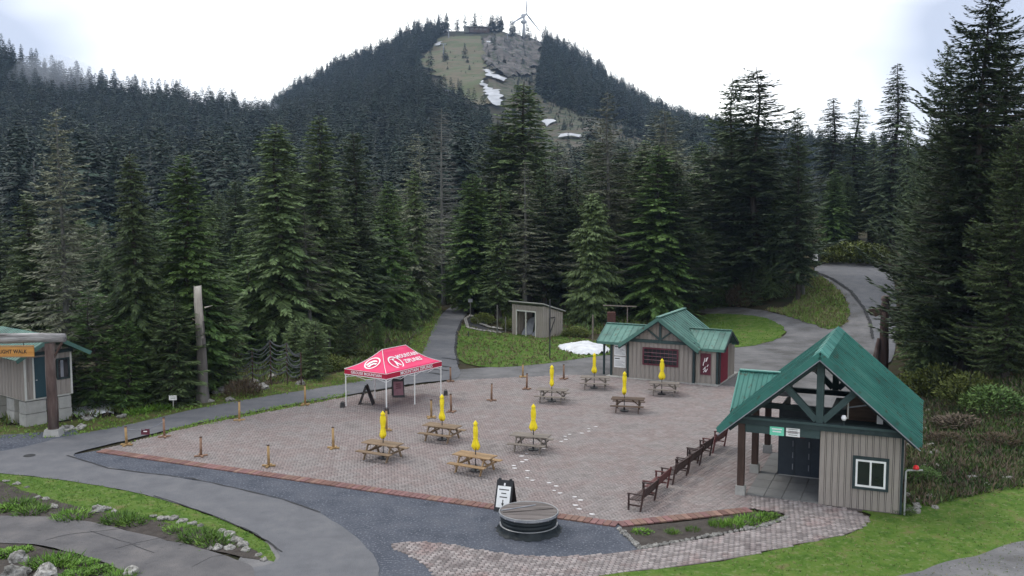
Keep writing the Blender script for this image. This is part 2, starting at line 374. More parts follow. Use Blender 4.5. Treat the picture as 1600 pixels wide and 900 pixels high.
PLZ = [(157, 703), (200, 693), (300, 668), (400, 648), (480, 633), (545, 620), (640, 604), (714, 595), (807, 590), (900, 586), (960, 590), (1000, 594), (1140, 604), (1240, 622), (1250, 700), (1180, 765), (1172, 792), (1170, 797), (965, 819)]
plz = px_poly(PLZ, 0)
# yard gravel behind
gp = rough_poly(smooth_poly(px_poly([(700, 604), (706, 578), (760, 574), (840, 569), (900, 561), (950, 554), (1060, 545), (1110, 543), (1165, 543), (1218, 529), (1230, 515), (1205, 500), (1160, 492), (1095, 491), (1084, 479), (1180, 482), (1250, 499), (1300, 516), (1326, 504), (1324, 470), (1300, 444), (1272, 426), (1288, 411), (1380, 411), (1400, 420), (1385, 560), (1372, 620), (1240, 660), (1140, 610), (960, 596)]), 1), .8, .12, 3)
sheet('gravel_yard', gp, M['gravel2'], 0.0, 1.0)
# front gravel
fg = px_poly([(80, 716), (157, 703), (560, 764), (965, 819), (1010, 850), (1010, 880), (760, 960), (500, 960), (480, 850), (380, 800), (200, 752)], 0)
sheet('gravel_apron', fg, M['gravel'], 0.0)
fg2 = rough_poly(px_poly([(1400, 905), (1440, 892), (1500, 874), (1560, 858), (1700, 815), (1800, 990), (1380, 990)], 0), .5, .12, 8)
sheet('gravel_corner', fg2, M['gravel2'], .024)
ls = rough_poly(px_poly([(-80, 700), (-80, 686), (60, 676), (120, 672), (130, 690), (60, 702), (0, 712)], 0), .5, .08, 5)
sheet('gravel_track', ls, M['gravel'], .02)
# lawns
def lawn(name, pts, m='grass', cell=None, off=.012, seed=1, amp=.1, sm=1):
    p = px_poly(pts) if cell else px_poly(pts, 0)
    p = rough_poly(smooth_poly(p, sm) if sm else p, .5, amp, seed); return sheet(name, p, M[m], off, cell), p
_, LP1 = lawn('lawn_front', [(860, 912), (950, 897), (1060, 886), (1150, 873), (1250, 851), (1340, 831), (1362, 808), (1340, 796), (1405, 795), (1460, 780), (1520, 765), (1600, 742), (1750, 720), (1900, 900), (1700, 1050), (860, 1050)], cell=1.0)
_, LP2 = lawn('lawn_back', [(716, 520), (713, 545), (716, 566), (760, 575), (830, 571), (900, 561), (960, 553), (965, 545), (930, 530), (860, 524), (800, 522), (742, 514), (724, 504)])
_, LP3 = lawn('lawn_oval', [(1090, 490), (1160, 491), (1205, 499), (1230, 514), (1218, 530), (1165, 543), (1090, 545), (1070, 520)], cell=1.0, off=.02)
_, LP4 = lawn('grass_mound', [(1225, 484), (1245, 468), (1272, 428), (1302, 446), (1324, 472), (1326, 500), (1304, 516), (1275, 510), (1240, 497), (1190, 484)], 'drygrass', 1.0, .03, amp=.15)
_, LP5 = lawn('grass_verge', [(-60, 690), (-60, 668), (60, 664), (140, 655), (200, 648), (260, 636), (320, 618), (400, 606), (500, 590), (560, 574), (640, 545), (655, 515), (690, 478), (690, 490), (668, 545), (658, 572), (600, 592), (500, 608), (400, 624), (300, 642), (200, 666), (100, 684)], 'verge', off=.008, sm=0)
_, LP6 = lawn('grass_strip', [(-40, 738), (60, 745), (150, 757), (240, 775), (330, 804), (395, 836), (436, 868), (425, 882), (380, 862), (340, 850), (280, 830), (200, 812), (100, 800), (-40, 795)], off=.01)
_, LP7 = lawn('plaza_edge_grass', [(200, 694), (300, 669), (400, 649), (480, 634), (545, 621), (545, 612), (480, 627), (400, 641), (300, 662)], 'verge', off=.01, sm=0)
# planting beds of soil
bp1 = rough_poly(px_poly([(-60, 752), (0, 752), (60, 775), (140, 797), (230, 812), (300, 826), (370, 838), (400, 862), (410, 876), (380, 872), (320, 858), (230, 838), (150, 818), (60, 808), (-60, 806)], 0), .4, .06, 2)
sheet('bed_soil_upper', bp1, M['soil'], .02)
bp2 = rough_poly(px_poly([(-60, 846), (0, 846), (60, 853), (130, 871), (190, 891), (215, 912), (215, 1000), (-60, 1000)], 0), .4, .05, 3)
sheet('bed_soil_lower', bp2, M['soil'], .02)
bp3 = rough_poly(px_poly([(968, 827), (1080, 816), (1172, 803), (1215, 801), (1228, 811), (1190, 824), (1080, 843), (1000, 857)], 0), .3, .03, 4)
sheet('gravel_tip', rough_poly(px_poly([(395, 846), (420, 846), (448, 862), (448, 886), (425, 894), (372, 886), (372, 876)], 0), .4, .05, 11), M['gravel2'], .006)
# asphalt
ap = smooth_poly(px_poly([(-90, 712), (0, 707), (60, 694), (95, 684), (200, 665), (300, 640), (400, 622), (500, 607), (600, 590), (648, 574), (664, 546), (677, 512), (690, 490), (708, 477), (742, 473), (746, 480), (733, 486), (722, 500), (714, 520), (711, 545), (714, 568), (722, 588), (705, 594), (640, 600), (540, 618), (480, 628), (400, 643), (300, 663), (200, 688), (140, 702), (104, 713), (170, 733), (300, 749), (430, 778), (500, 802), (555, 836), (588, 872), (594, 900), (590, 960), (300, 1010), (372, 910), (380, 890), (430, 882), (441, 864), (402, 836), (330, 805), (240, 776), (130, 755), (30, 742), (-90, 736)], 0), 2)
ap = rough_poly(ap, .35, .035, 6); sheet('asphalt_path', ap, M['asphalt'], .03)
ap2 = smooth_poly(px_poly([(-90, 806), (0, 807), (80, 809), (150, 818), (230, 838), (320, 860), (380, 878), (402, 892), (372, 960), (260, 1050), (240, 930), (190, 890), (130, 869), (60, 852), (-90, 845)], 0), 2)
ap2 = rough_poly(ap2, .35, .05, 7); sheet('old_path', ap2, M['asphalt2'], .042)
ap3 = smooth_poly(px_poly([(1268, 424), (1280, 414), (1300, 411), (1376, 414), (1402, 440), (1400, 560), (1378, 575), (1366, 540), (1363, 515), (1356, 492), (1340, 466), (1318, 446), (1292, 433)]), 2)
sheet('asphalt_ramp', ap3, M['asphalt'], .05, 1.0)
# tar seams / kerb lines as thin strips following path edges
def strip(name, pts, w, m, off, flat=True):
    p = [(P(x, y) if flat else G(x, y)) for x, y in pts]; q = []
    for i in range(len(p) - 1):
        n = max(1, int((p[i + 1] - p[i]).length / .4))
        for k in range(n): q.append(p[i].lerp(p[i + 1], k / n))
    q.append(p[-1]); L, R = [], []
    for i, c in enumerate(q):
        d = (q[min(i + 1, len(q) - 1)] - q[max(i - 1, 0)]).normalized(); nn = Vector((-d.y, d.x, 0))
        ww = w * (.6 + .8 * random.random()) / 2; j = nn * random.uniform(-.03, .03)
        for s, A in ((1, L), (-1, R)):
            v = c + nn * ww * s + j; A.append((v.x, v.y, H(v.x, v.y) + off))
    b = MB(); n = len(q); b.add(L + R, [(i, i + 1, n + i + 1, n + i) for i in range(n - 1)])
    me = bpy.data.meshes.new(name); me.from_pydata(b.v, [], [tuple(reversed(f)) for f in b.f]); me.materials.append(m)
    o = ob(name, me); o['kind'] = 'structure'; return o
random.seed(4)
strip('seam', [(722, 500), (714, 520), (711, 545), (716, 570)], .18, M['crack'], .045)
strip('seam', [(1275, 426), (1300, 436), (1330, 456), (1350, 482), (1360, 505), (1364, 530)], .25, M['crack'], .075, False)
strip('seam', [(240, 776), (330, 805), (402, 836), (441, 864)], .05, M['crack'], .045)
strip('seam', [(104, 713), (170, 733), (300, 749), (430, 778), (500, 802)], .08, M['crack'], .045)
strip('seam', [(300, 664), (400, 644), (480, 629), (540, 619), (640, 601)], .10, M['crack'], .045)
for k, pts in enumerate([[(70, 846), (110, 836), (150, 832), (200, 826)], [(180, 860), (215, 850), (260, 840)], [(140, 832), (200, 850), (240, 866)], [(300, 888), (330, 872), (360, 868)]]):
    strip('crack', pts, .028, M['crack'], .048)
mh = MB().lathe([(.26, 0), (.25, .008)], 20).build('manhole', M['crack']); mh.location = P(46, 713) + Vector((0, 0, .042)); mh['kind'] = 'structure'
for x0, x1, y in ((640, 665, 566), (672, 700, 571), (670, 700, 577), (690, 712, 560), (665, 690, 583)):
    strip('crack', [(x0, y), ((x0 + x1) / 2, y + 1), (x1, y + 3)], .3, M['crack'], .045)

# ------------------------------------------------------------------ pavers as geometry
def boxes_np(name, cx, cy, lx, ly, ang, z0, z1, m, parent=None, kind='stuff', inset=.008):
    n = len(cx); ca, sa = np.cos(ang), np.sin(ang)
    V = np.zeros((n, 8, 3), np.float32); q = 0
    for (sx, sy) in ((-1, -1), (1, -1), (1, 1), (-1, 1)):
        for lev, ins in ((0, 0.0), (1, inset)):
            ux = sx * (lx / 2 - ins); uy = sy * (ly / 2 - ins)
            V[:, q + 4 * lev if False else (q if lev == 0 else q + 4), 0] = cx + ux * ca - uy * sa
            V[:, (q if lev == 0 else q + 4), 1] = cy + ux * sa + uy * ca
            V[:, (q if lev == 0 else q + 4), 2] = z0 if lev == 0 else z1
        q += 1
    base = np.array([(4, 5, 6, 7), (0, 1, 5, 4), (1, 2, 6, 5), (2, 3, 7, 6), (3, 0, 4, 7)])
    F = (np.arange(n)[:, None, None] * 8 + base[None]).reshape(-1, 4)
    o = ob(name, mesh_np(name, V.reshape(-1, 3), F, m), parent)
    if kind: o['kind'] = kind
    return o
plaza = sheet('plaza', plz, M['pavebase'], .02)
rng = np.random.default_rng(5)
def herring(poly, Wd, ang, n):
    k, i = np.meshgrid(np.arange(-n, n), np.arange(-n // 4, n // 4)); k = k.ravel(); i = i.ravel()
    hx, hy = (k + 4 * i + 1) * Wd, (k + .5) * Wd
    vx, vy = (k + 3 + 4 * i + .5) * Wd, (k + 1) * Wd
    cx = np.concatenate([hx, vx]); cy = np.concatenate([hy, vy]); a = np.concatenate([np.zeros(len(hx)), np.full(len(vx), math.pi / 2)])
    c, s = math.cos(ang), math.sin(ang); ox, oy = np.mean([p[0] for p in poly]), np.mean([p[1] for p in poly])
    X, Y = ox + cx * c - cy * s, oy + cx * s + cy * c
    ok = inpoly(X, Y, poly); return X[ok], Y[ok], a[ok] + ang
X, Y, A = herring(plz, .135, math.radians(8), 420)
nn = len(X); boxes_np('pavers', X, Y, np.full(nn, .262), np.full(nn, .127), A, np.full(nn, .0), .036 + rng.uniform(-.004, .004, nn) + .006 * nzz(X * 9, Y * 9), M['paver'], plaza)
# border of large red pavers, each one an object
bmb = [MB().ext(-.115, .115, -.26, .26, 0, .05).mesh('border_brick', M['brick'][i]) for i in range(3)]
for a, b in ((P(157, 705), P(965, 820.5)), (P(967, 820), P(1172, 797.5))):
    d = b - a; n = int(d.length / .25)
    for i in range(n):
        c = a + d * (i + .5) / n; nrm = Vector((-d.y, d.x, 0)).normalized()
        o = ob('brick', random.choice(bmb), plaza, (c.x, c.y, random.uniform(-.004, .006))); o.rotation_euler = (0, 0, math.atan2(d.y, d.x) + random.uniform(-.01, .01)); o.scale = (.96 * d.length / n / .25, 1, 1)
# brick walk
wk = smooth_poly(px_poly([(600, 851), (645, 846), (700, 850), (760, 862), (840, 871), (930, 868), (1000, 859), (1080, 846), (1190, 826), (1232, 812), (1222, 800), (1175, 797), (1160, 778), (1158, 762), (1200, 762), (1278, 788), (1335, 797), (1362, 812), (1342, 831), (1250, 851), (1150, 873), (1060, 886), (950, 897), (860, 912), (800, 960), (690, 960), (684, 900), (650, 873)], 0), 1)
walk = sheet('brick_walk', wk, M['pavebase'], .012)
xs = [p[0] for p in wk]; ys = [p[1] for p in wk]
gx, gy = np.meshgrid(np.arange(min(xs) - 6, max(xs) + 6, .215), np.arange(min(ys) - 6, max(ys) + 6, .155)); gx = gx + (np.round(gy / .155).astype(int) % 2) * .107
c, s = math.cos(.35), math.sin(.35); mxx, myy = np.mean(xs), np.mean(ys)
X = mxx + (gx - mxx) * c - (gy - myy) * s; Y = myy + (gx - mxx) * s + (gy - myy) * c
X, Y = X.ravel(), Y.ravel(); ok = inpoly(X, Y, wk); X, Y = X[ok], Y[ok]; nn = len(X)
boxes_np('walk_pavers', X, Y, np.full(nn, .185), np.full(nn, .115), np.full(nn, .35), np.zeros(nn), .034 + rng.uniform(-.003, .003, nn), M['walk'], walk)
# white prints on the plaza
fp = [(931, 668), (920, 671), (920, 675), (909, 678), (890, 680), (883, 683), (884, 688), (877, 691), (850, 702), (823, 710), (815, 714), (822, 720), (816, 723), (803, 729), (804, 733), (824, 737), (824, 748), (832, 752), (858, 756), (869, 761), (866, 768), (875, 772), (898, 778), (907, 783), (899, 791), (905, 797), (925, 805)]
FPM = MB().lathe([(.13, 0), (.12, .004)], 9); FPM.v = [(x * 1.0, y * .62, z) for x, y, z in FPM.v]; fpm = FPM.mesh('white_print', M['fprint'])
for x, y in fp:
    o = ob('white_print', fpm, plaza, P(x, y) + Vector((0, 0, .047))); o.rotation_euler.z = random.uniform(-.4, .4); o.scale = (random.uniform(.65, .95),) * 2 + (1,)
# planting bed with stone edging
bed = sheet('planting_bed', bp3, M['soil'], .05)
def rock_mesh(seed, sub=2, flat=.7):
    bm = bmesh.new(); bmesh.ops.create_icosphere(bm, subdivisions=sub, radius=1)
    for v in bm.verts:
        n = mnoise.noise(v.co * 1.1 + Vector((seed * 7, 0, 0))) * .55 + mnoise.noise(v.co * 2.7 + Vector((0, seed * 5, 0))) * .22
        v.co *= 1 + n; v.co.z = max(v.co.z * flat, -.35)
    me = bpy.data.meshes.new('rock'); bm.to_mesh(me); bm.free(); me.materials.append(M['rock']); return me
ROCK = [rock_mesh(i, 3 if i < 3 else 2) for i in range(7)]
def rock(px, py, w, name='boulder', parent=None, label=None, group=None, h=1.0, cat='rock'):
    g = G(px, py); o = ob(name, random.choice(ROCK[:3] if w > .3 else ROCK[3:]), parent, g + Vector((0, 0, .25 * w * h)))
    o.scale = (w, w * random.uniform(.6, .9), w * h); o.rotation_euler.z = random.uniform(0, 6.28)
    if parent is None: tag(o, label, cat, group)
    return o
for i in range(46):
    t = i / 45
    if t < .25: x, y = 968 + (1000 - 968) * t / .25, 827 + 31 * t / .25
    elif t < .75: q = (t - .25) / .5; x, y = 1000 + 190 * q, 858 - 34 * q
    else: q = (t - .75) / .25; x, y = 1190 + 38 * q, 824 - 14 * q
    rock(x, y, random.uniform(.09, .15), 'edging_stone', bed)
# ski run, rock face, brush and snow on the mountain
def far_sheet(name, pts, m, off, cell, seed, step=10, amp=3, jag=0.0):
    p = rough_poly([G(x, y) for x, y in pts], step, amp, seed)
    if jag: 
        o = sheet(name, p, m, off, cell, zf=lambda x, y: H(x, y) + jag * abs(mnoise.turbulence(Vector((x * .04, y * .02, 3)), 3, True)) + jag * .35 * mnoise.noise(Vector((x * .16, y * .1, 1))))
    else: o = sheet(name, p, m, off, cell)
    return o
M['run'] = mat('ski_run_turf', [(.085, .072, .042), (.066, .085, .035), (.11, .09, .058), (.08, .09, .043)], .03, .95, 1, .4, speck=((.05, .05, .03), .25, .62))
M['brush'] = mat('brown_brush_slope', [(.045, .045, .028), (.085, .068, .052), (.055, .064, .032), (.10, .082, .07)], .07, .95, 1, .5, speck=((.025, .036, .018), .2, .5))
RUNP = [(652, 95), (686, 60), (752, 58), (760, 80), (757, 130), (772, 165), (745, 168), (715, 155), (690, 135), (672, 112)]
far_sheet('rubble_slope', [(752, 70), (770, 60), (842, 62), (852, 90), (846, 125), (838, 152), (800, 150), (764, 140), (756, 110)], M['brush'], .4, 12, 5)
CLP = [(686, 72), (700, 58), (840, 58), (852, 85), (845, 125), (838, 150), (800, 150), (764, 140), (756, 110), (752, 64)]
BRP = [(765, 130), (800, 140), (850, 152), (905, 182), (950, 192), (1010, 204), (1020, 330), (860, 330), (800, 230), (785, 170)]
far_sheet('brush_slope', BRP, M['brush'], .6, 12, 1)
far_sheet('ski_run', RUNP, M['run'], 1.2, 12, 2)
far_sheet('cliff_face', [(754, 66), (780, 58), (800, 62), (838, 62), (848, 85), (842, 108), (820, 124), (806, 118), (790, 128), (770, 112), (757, 100)], M['cliff'], .3, 4, 3, jag=8, step=6, amp=5)
for k, (pts, of) in enumerate([([(759, 113), (766, 116), (778, 122), (790, 127), (788, 131), (774, 127), (762, 124)], 5), ([(751, 131), (758, 134), (766, 142), (778, 145), (783, 154), (780, 162), (784, 168), (775, 171), (766, 164), (757, 148)], 4), ([(868, 215), (905, 215), (904, 219), (874, 220)], 2), ([(846, 191), (858, 192), (857, 202), (848, 200)], 2), ([(758, 68), (766, 68), (765, 71), (759, 71)], 5), ([(681, 70), (690, 69), (689, 74), (682, 75)], 3)]):
    o = far_sheet('snow_patch', pts, M['snowd'], min(of, 2.5), 8, k + 20, step=3, amp=2.6)
    o['kind'] = 'stuff'; o['label'] = ['narrow snow tongue below the cliff', 'largest white snow patch beside the ski run', 'long thin snow strip on the brown slope', 'small snow spot between the trees', 'tiny snow spot near the summit', 'tiny snow spot left of the ski run'][k]

# ------------------------------------------------------------------ conifer generator
def kites(base, dirv, length, width, rng, sag=.0, fold=True):
    """base (n,3), dirv (n,3) unit, length (n,), width (n,) -> verts, faces"""
    n = len(base); up = np.tile([0., 0., 1.], (n, 1)) + rng.normal(0, .35, (n, 3))
    side = np.cross(dirv, up); side /= np.linalg.norm(side, axis=1, keepdims=True) + 1e-9
    L = length[:, None]; w = width[:, None]
    mid = base + dirv * L * .45; mid[:, 2] -= .04 * length
    tip = base + dirv * L; tip[:, 2] -= sag * length
    V = np.stack([base, mid + side * w, tip, mid - side * w], 1).reshape(-1, 3)
    F = np.arange(n * 4).reshape(-1, 4); return V, F
def conifer(seed, h=20., r=3.2, z0=.10, whorl=.37, per=8, expo=.60, slope=.12, droop=-.36, tipup=.10, dens=13, twl=.24, tww=.066, gap=.06, twdown=-.10, ragged=.26, one_side=0, top=0.0, mindist=0.12, trunk_r=None, stick=True, minr=.12):
    rg = np.random.default_rng(seed); zs = []; z = z0 * h
    while z < h * (1 - top * .2) - .15:
        zs.append(z); z += whorl * (.65 + .5 * rg.random()) * (1.1 - .55 * z / h)
    B = []
    for z in zs:
        f = (z - z0 * h) / (h * (1 - z0)); R = r * max((1 - f), 0) ** expo * min(1, .55 + f * 4) + minr
        m = max(3, int(per * (1 - .35 * f) + rg.random())); a0 = rg.random() * 6.28
        bulge = 1 + ragged * mnoise.noise(Vector((seed * 3.1, z * .55, 0))) * 1.6
        for k in range(m):
            if rg.random() < gap: continue
            a = a0 + k * 6.283 / m + rg.normal(0, .22)
            L = R * bulge * (1 + ragged * rg.normal(0, .6)) * (1 + ragged * 1.2 * mnoise.noise(Vector((math.cos(a) * 1.3, math.sin(a) * 1.3, z * .35 + seed))))
            if one_side: L *= 1 + one_side * math.cos(a)
            L = min(max(L, .12), R * 1.38)
            B.append((z + rg.normal(0, .08), a, L, slope * (.4 + 1.2 * f) + rg.normal(0, .07), droop * (1 - .5 * f) + rg.normal(0, .06)))
    B = np.array(B); bb = []; bd = []; bl = []; bw = []
    cnt = np.maximum(3, (B[:, 2] * dens).astype(int))
    idx = np.repeat(np.arange(len(B)), cnt * 2)
    side = np.concatenate([np.tile([1., -1.], c) for c in cnt]); tt = np.concatenate([np.repeat((np.arange(c) + .5) / c, 2) for c in cnt])
    tt = np.clip(tt + rg.normal(0, .03, len(tt)), .02, 1); tt = mindist + (1 - mindist) * tt
    z, a, L, sl, dr = B[idx].T
    ca, sa = np.cos(a), np.sin(a)
    prof = sl * tt + dr * tt ** 2 + tipup * tt ** 4
    px = ca * L * tt; py = sa * L * tt; pz = z + L * prof
    base = np.stack([px, py, pz], 1) + rg.normal(0, .03, (len(px), 3))
    ds = sl + 2 * dr * tt + 4 * tipup * tt ** 3
    fw = .55 + .5 * tt; sd_ = side * (.95 - .55 * tt)
    d = np.stack([ca * fw - sa * sd_, sa * fw + ca * sd_, ds * fw * .8 + twdown + rg.normal(0, .13, len(tt))], 1); d /= np.linalg.norm(d, axis=1, keepdims=True)
    tl = (twl * L * (1.15 - .85 * tt) + .16) * rg.uniform(.7, 1.3, len(tt)); tl = np.minimum(tl, twl * 3.2)
    V1, F1 = kites(base, d, tl, tww * (.6 + .4 * np.minimum(tl / .5, 1.5)) * rg.uniform(.7, 1.3, len(tt)), rg, sag=.12)
    tr = MB(); tr_r = trunk_r or h * .0125
    ks = 7; tr.tube([(0.15 * math.sin(i + seed), 0.15 * math.cos(i * 1.3 + seed), h * i / ks - (.3 if i == 0 else 0)) if 0 < i < ks else (0, 0, h * i / ks - (.4 if i == 0 else 0)) for i in range(ks + 1)], [tr_r * (1.25 if i == 0 else 1) * (1 - i / ks) + .015 for i in range(ks + 1)], 7)
    if stick:
        for z, a, L, sl, dr in B:
            if L < .5: continue
            pts = [(math.cos(a) * L * t, math.sin(a) * L * t, z + L * (sl * t + dr * t * t + tipup * t ** 4)) for t in (0, .4, .85)]
            tr.tube(pts, [.012 + .012 * L, .008 + .007 * L, .006], 3, cap=False)
    return (V1, F1), tr
def tree_proto(name, fol, mfol, mbark):
    (V, F), tr = fol
    cm = mesh_np(name + '_crown', V, F, mfol); tm = tr.mesh(name + '_trunk', mbark)
    return cm, tm
PR = {}
def proto(key, mf, mb='bark', **k): PR[key] = tree_proto(key, conifer(**k), M[mf], M[mb]) + (k.get('h', 20.), k.get('r', 3.2))
proto('fir1', 'fir', seed=1, r=3.0, z0=.07)
proto('fir2', 'fir', seed=2, r=2.7, z0=.05, ragged=.28, droop=-.55)
proto('fir3', 'dark', seed=3, r=3.2, z0=.10, slope=.25)
proto('grey1', 'firg', 'barkg', seed=4, r=3.0, z0=.12, gap=.15, ragged=.3, dens=9, twl=.2, tww=.055, droop=-.22, tipup=.18, slope=.05, whorl=.48)
proto('grey2', 'firg', 'barkg', seed=5, r=2.9, z0=.16, gap=.22, ragged=.35, dens=8, twl=.2, tww=.05, droop=-.3, tipup=.2, slope=.0, whorl=.52)
proto('cedar1', 'cedar', seed=6, r=2.5, z0=.03, expo=.42, slope=.1, droop=-.6, twdown=-1.3, twl=.36, tww=.075, dens=9)
proto('cedar2', 'cedar', seed=7, r=2.6, z0=.03, expo=.42, slope=.15, droop=-.5, twdown=-.9, twl=.36, tww=.08, ragged=.3)
proto('green1', 'green', seed=8, r=3.2, z0=.05, slope=.2, droop=-.5)
proto('slim1', 'dark', seed=9, r=2.0, z0=.06, slope=.05, droop=-.45, ragged=.25, dens=9)
proto('slim2', 'fir', seed=10, r=1.7, z0=.08, slope=.0, droop=-.3, ragged=.35, gap=.15, dens=9)
proto('wind1', 'dark', seed=11, r=3.2, z0=.12, expo=.5, slope=.0, droop=-.14, tipup=.2, ragged=.5, gap=.12, whorl=.5, top=.02, dens=12)
proto('big1', 'dark', seed=12, h=26., r=4.6, z0=.06, expo=.55, slope=-.02, droop=-.22, tipup=.38, ragged=.36, gap=.08, whorl=.38, per=9, twl=.17, dens=10, tww=.075)
proto('big2', 'fir', seed=13, h=26., r=4.6, z0=.04, expo=.55, slope=.05, droop=-.3, tipup=.3, ragged=.35, gap=.06, whorl=.38, per=9, twl=.17, dens=10, tww=.075)
proto('bare1', 'firg', 'barkg', seed=14, r=2.4, z0=.38, gap=.3, ragged=.5, dens=5.5, twl=.2, tww=.06, droop=-.2, tipup=.2)
proto('young1', 'green', seed=15, h=6., r=1.5, z0=.02, whorl=.24, per=6, dens=13, twl=.34, tww=.055, droop=-.2, slope=.3, minr=.06, trunk_r=.06)
proto('young2', 'fir', seed=16, h=6., r=1.7, z0=.02, whorl=.26, per=6, dens=13, twl=.32, tww=.055, droop=-.25, slope=.25, ragged=.3, minr=.06, trunk_r=.06)
# dead, bare tree: only grey sticks
def dead_proto(seed, h=20., r=2.4):
    rg = random.Random(seed); t = MB(); t.tube([(0, 0, -.4), (.1, 0, h * .35), (-.08, .1, h * .7), (0, 0, h)], [.17, .12, .07, .02], 7)
    c = MB(); z = h * .22
    while z < h * .98:
        f = z / h; R = r * (1 - f) ** .6 + .2
        for k in range(5):
            a = rg.random() * 6.28; L = R * rg.uniform(.5, 1.1); sl = rg.uniform(-.15, .1)
            P_ = lambda q: (math.cos(a) * L * q, math.sin(a) * L * q, z + L * (sl * q - .15 * q * q + .28 * q ** 3))
            c.tube([P_(0), P_(.35), P_(.7), P_(1)], [.035, .025, .017, .008], 3, cap=False)
            for j in range(int(L * 4)):
                q = rg.uniform(.3, 1); p = Vector(P_(q)); s = rg.choice((-1, 1)); e = p + Vector((math.cos(a + s) * .35, math.sin(a + s) * .35, rg.uniform(-.3, .06))) * rg.uniform(.7, 1.6) * (1.2 - q * .6)
                c.tube([p, e], [.014, .006], 3, cap=False)
        z += rg.uniform(.2, .42)
    return c.mesh('dead_branches', M['barkg']), t.mesh('dead_trunk', M['barkg']), h, r
PR['dead1'] = dead_proto(3)

def tree(kind, px, top, base, label, group=None, wide=1.0, name='conifer_tree', Y=None, rz=None, lean=0):
    """px: column, top/base: image rows of its tip and foot; Y overrides the depth (foot hidden)"""
    if Y is None: g = G(px, base)
    else:
        d = ray(px, 300); g = Vector((d.x / d.y * Y, Y, 0)); g.z = H(g.x, g.y)
    hh = topz(top, g.y) - g.z
    cm, tm, h0, r0 = PR[kind]; s = hh / h0
    e = empty(name, g, random.uniform(0, 6.28) if rz is None else rz, label, 'tree', group); e.scale = (s * wide, s * wide, s)
    e.rotation_euler.x = random.gauss(0, .018); e.rotation_euler.y = random.gauss(0, .018)
    ob('crown', cm, e); ob('trunk', tm, e)
    return e
# ------------------------------------------------------------------ named trees along the edge of the clearing
random.seed(11)
T = [
 ('grey1', 114, 172, 626, 'tall thin-topped grey-green fir beside the cabin, with a bare double tip', .85),
 ('fir2', 222, 236, 626, 'dense layered fir between the cabin and the tall broken snag', .88),
 ('green1', 305, 240, 612, 'full green fir rising right behind the tall broken snag', 1.05),
 ('fir1', 60, 300, 600, 'bushy fir behind the roof of the cabin', 1.1),
 ('fir3', 8, 330, 575, 'dark fir cut by the photo edge above the log gate', 1.1),
 ('dead1', 14, 372, 560, 'thin dead pale tree at the left edge above the log gate', .6),
 ('fir2', 437, 190, 560, 'very broad shaggy fir above the heap of black netting', 1.25),
 ('fir1', 505, 176, 545, 'tall dense fir just right of the broadest shaggy fir above the netting', .95),
 ('fir3', 556, 205, 528, 'pointed dark fir above the left end of the crimson tent', .95),
 ('bare1', 486, 330, 560, 'thin scraggly fir with a bare pale lower trunk near the netting', 1.0),
 ('bare1', 515, 395, 548, 'short half-bare fir leaning close to the scraggly bare-trunked one', .9),
 ('green1', 607, 282, 512, 'bright green fir with drooping lower limbs behind the tent', 1.0),
 ('fir2', 650, 262, 500, 'narrow fir left of where the paved path enters the forest', .8),
 ('grey2', 655, 205, 500, 'thin brownish conifer beside the bleached dead conifer', .9),
 ('cedar1', 738, 300, 482, 'weeping cedar hanging over the bend of the paved path', 1.2),
 ('fir1', 812, 128, 478, 'tallest green-topped fir standing behind the open shed', 1.35),
 ('grey2', 826, 205, 480, 'half-bare grey fir directly behind the shed roof', 1.15),
 ('fir3', 775, 190, 478, 'dark fir left of the tallest fir behind the shed', 1.25),
 ('grey1', 945, 146, 500, 'narrow grey-topped fir rising behind the white snow heap', 1.0),
 ('cedar2', 925, 300, 508, 'yellowish weeping cedar behind the white snow heap', 1.15),
 ('fir3', 880, 270, 482, 'dark fir between the shed and the weeping cedar', 1.3),
 ('grey1', 1036, 172, 492, 'very wide grey-green fir directly behind the small green-roofed hut', 1.5),
 ('fir2', 992, 232, 490, 'green fir left of the widest fir behind the small hut', 1.25),
 ('green1', 1085, 270, 484, 'fresh green fir above the right roof of the small hut', 1.25),
 ('grey2', 1110, 225, 476, 'fir with a broken bare pale top left of the wind-shaped tree', 1.2),
 ('wind1', 1180, 104, 470, 'large wind-shaped conifer with a ragged flat top against the sky', 1.3),
 ('wind1', 1140, 118, 470, 'second wind-shaped conifer, slightly lower, on the left of the largest one', .95),
 ('fir3', 1150, 250, 468, 'dark bottom-heavy fir below the wind-shaped trees', 1.3),
 ('fir3', 1247, 170, 470, 'cleanly pointed fir standing out against white sky left of the ramp', .68),
 ('bare1', 1256, 268, 462, 'slim dark tree with bare forked trunks on the straw-coloured mound', .75),
 ('fir2', 1205, 300, 468, 'leafy fir behind the straw-coloured mound', .8),
]
for k, px, t, b, lab, w in T: tree(k, px, t, b, lab, wide=w * 1.25)
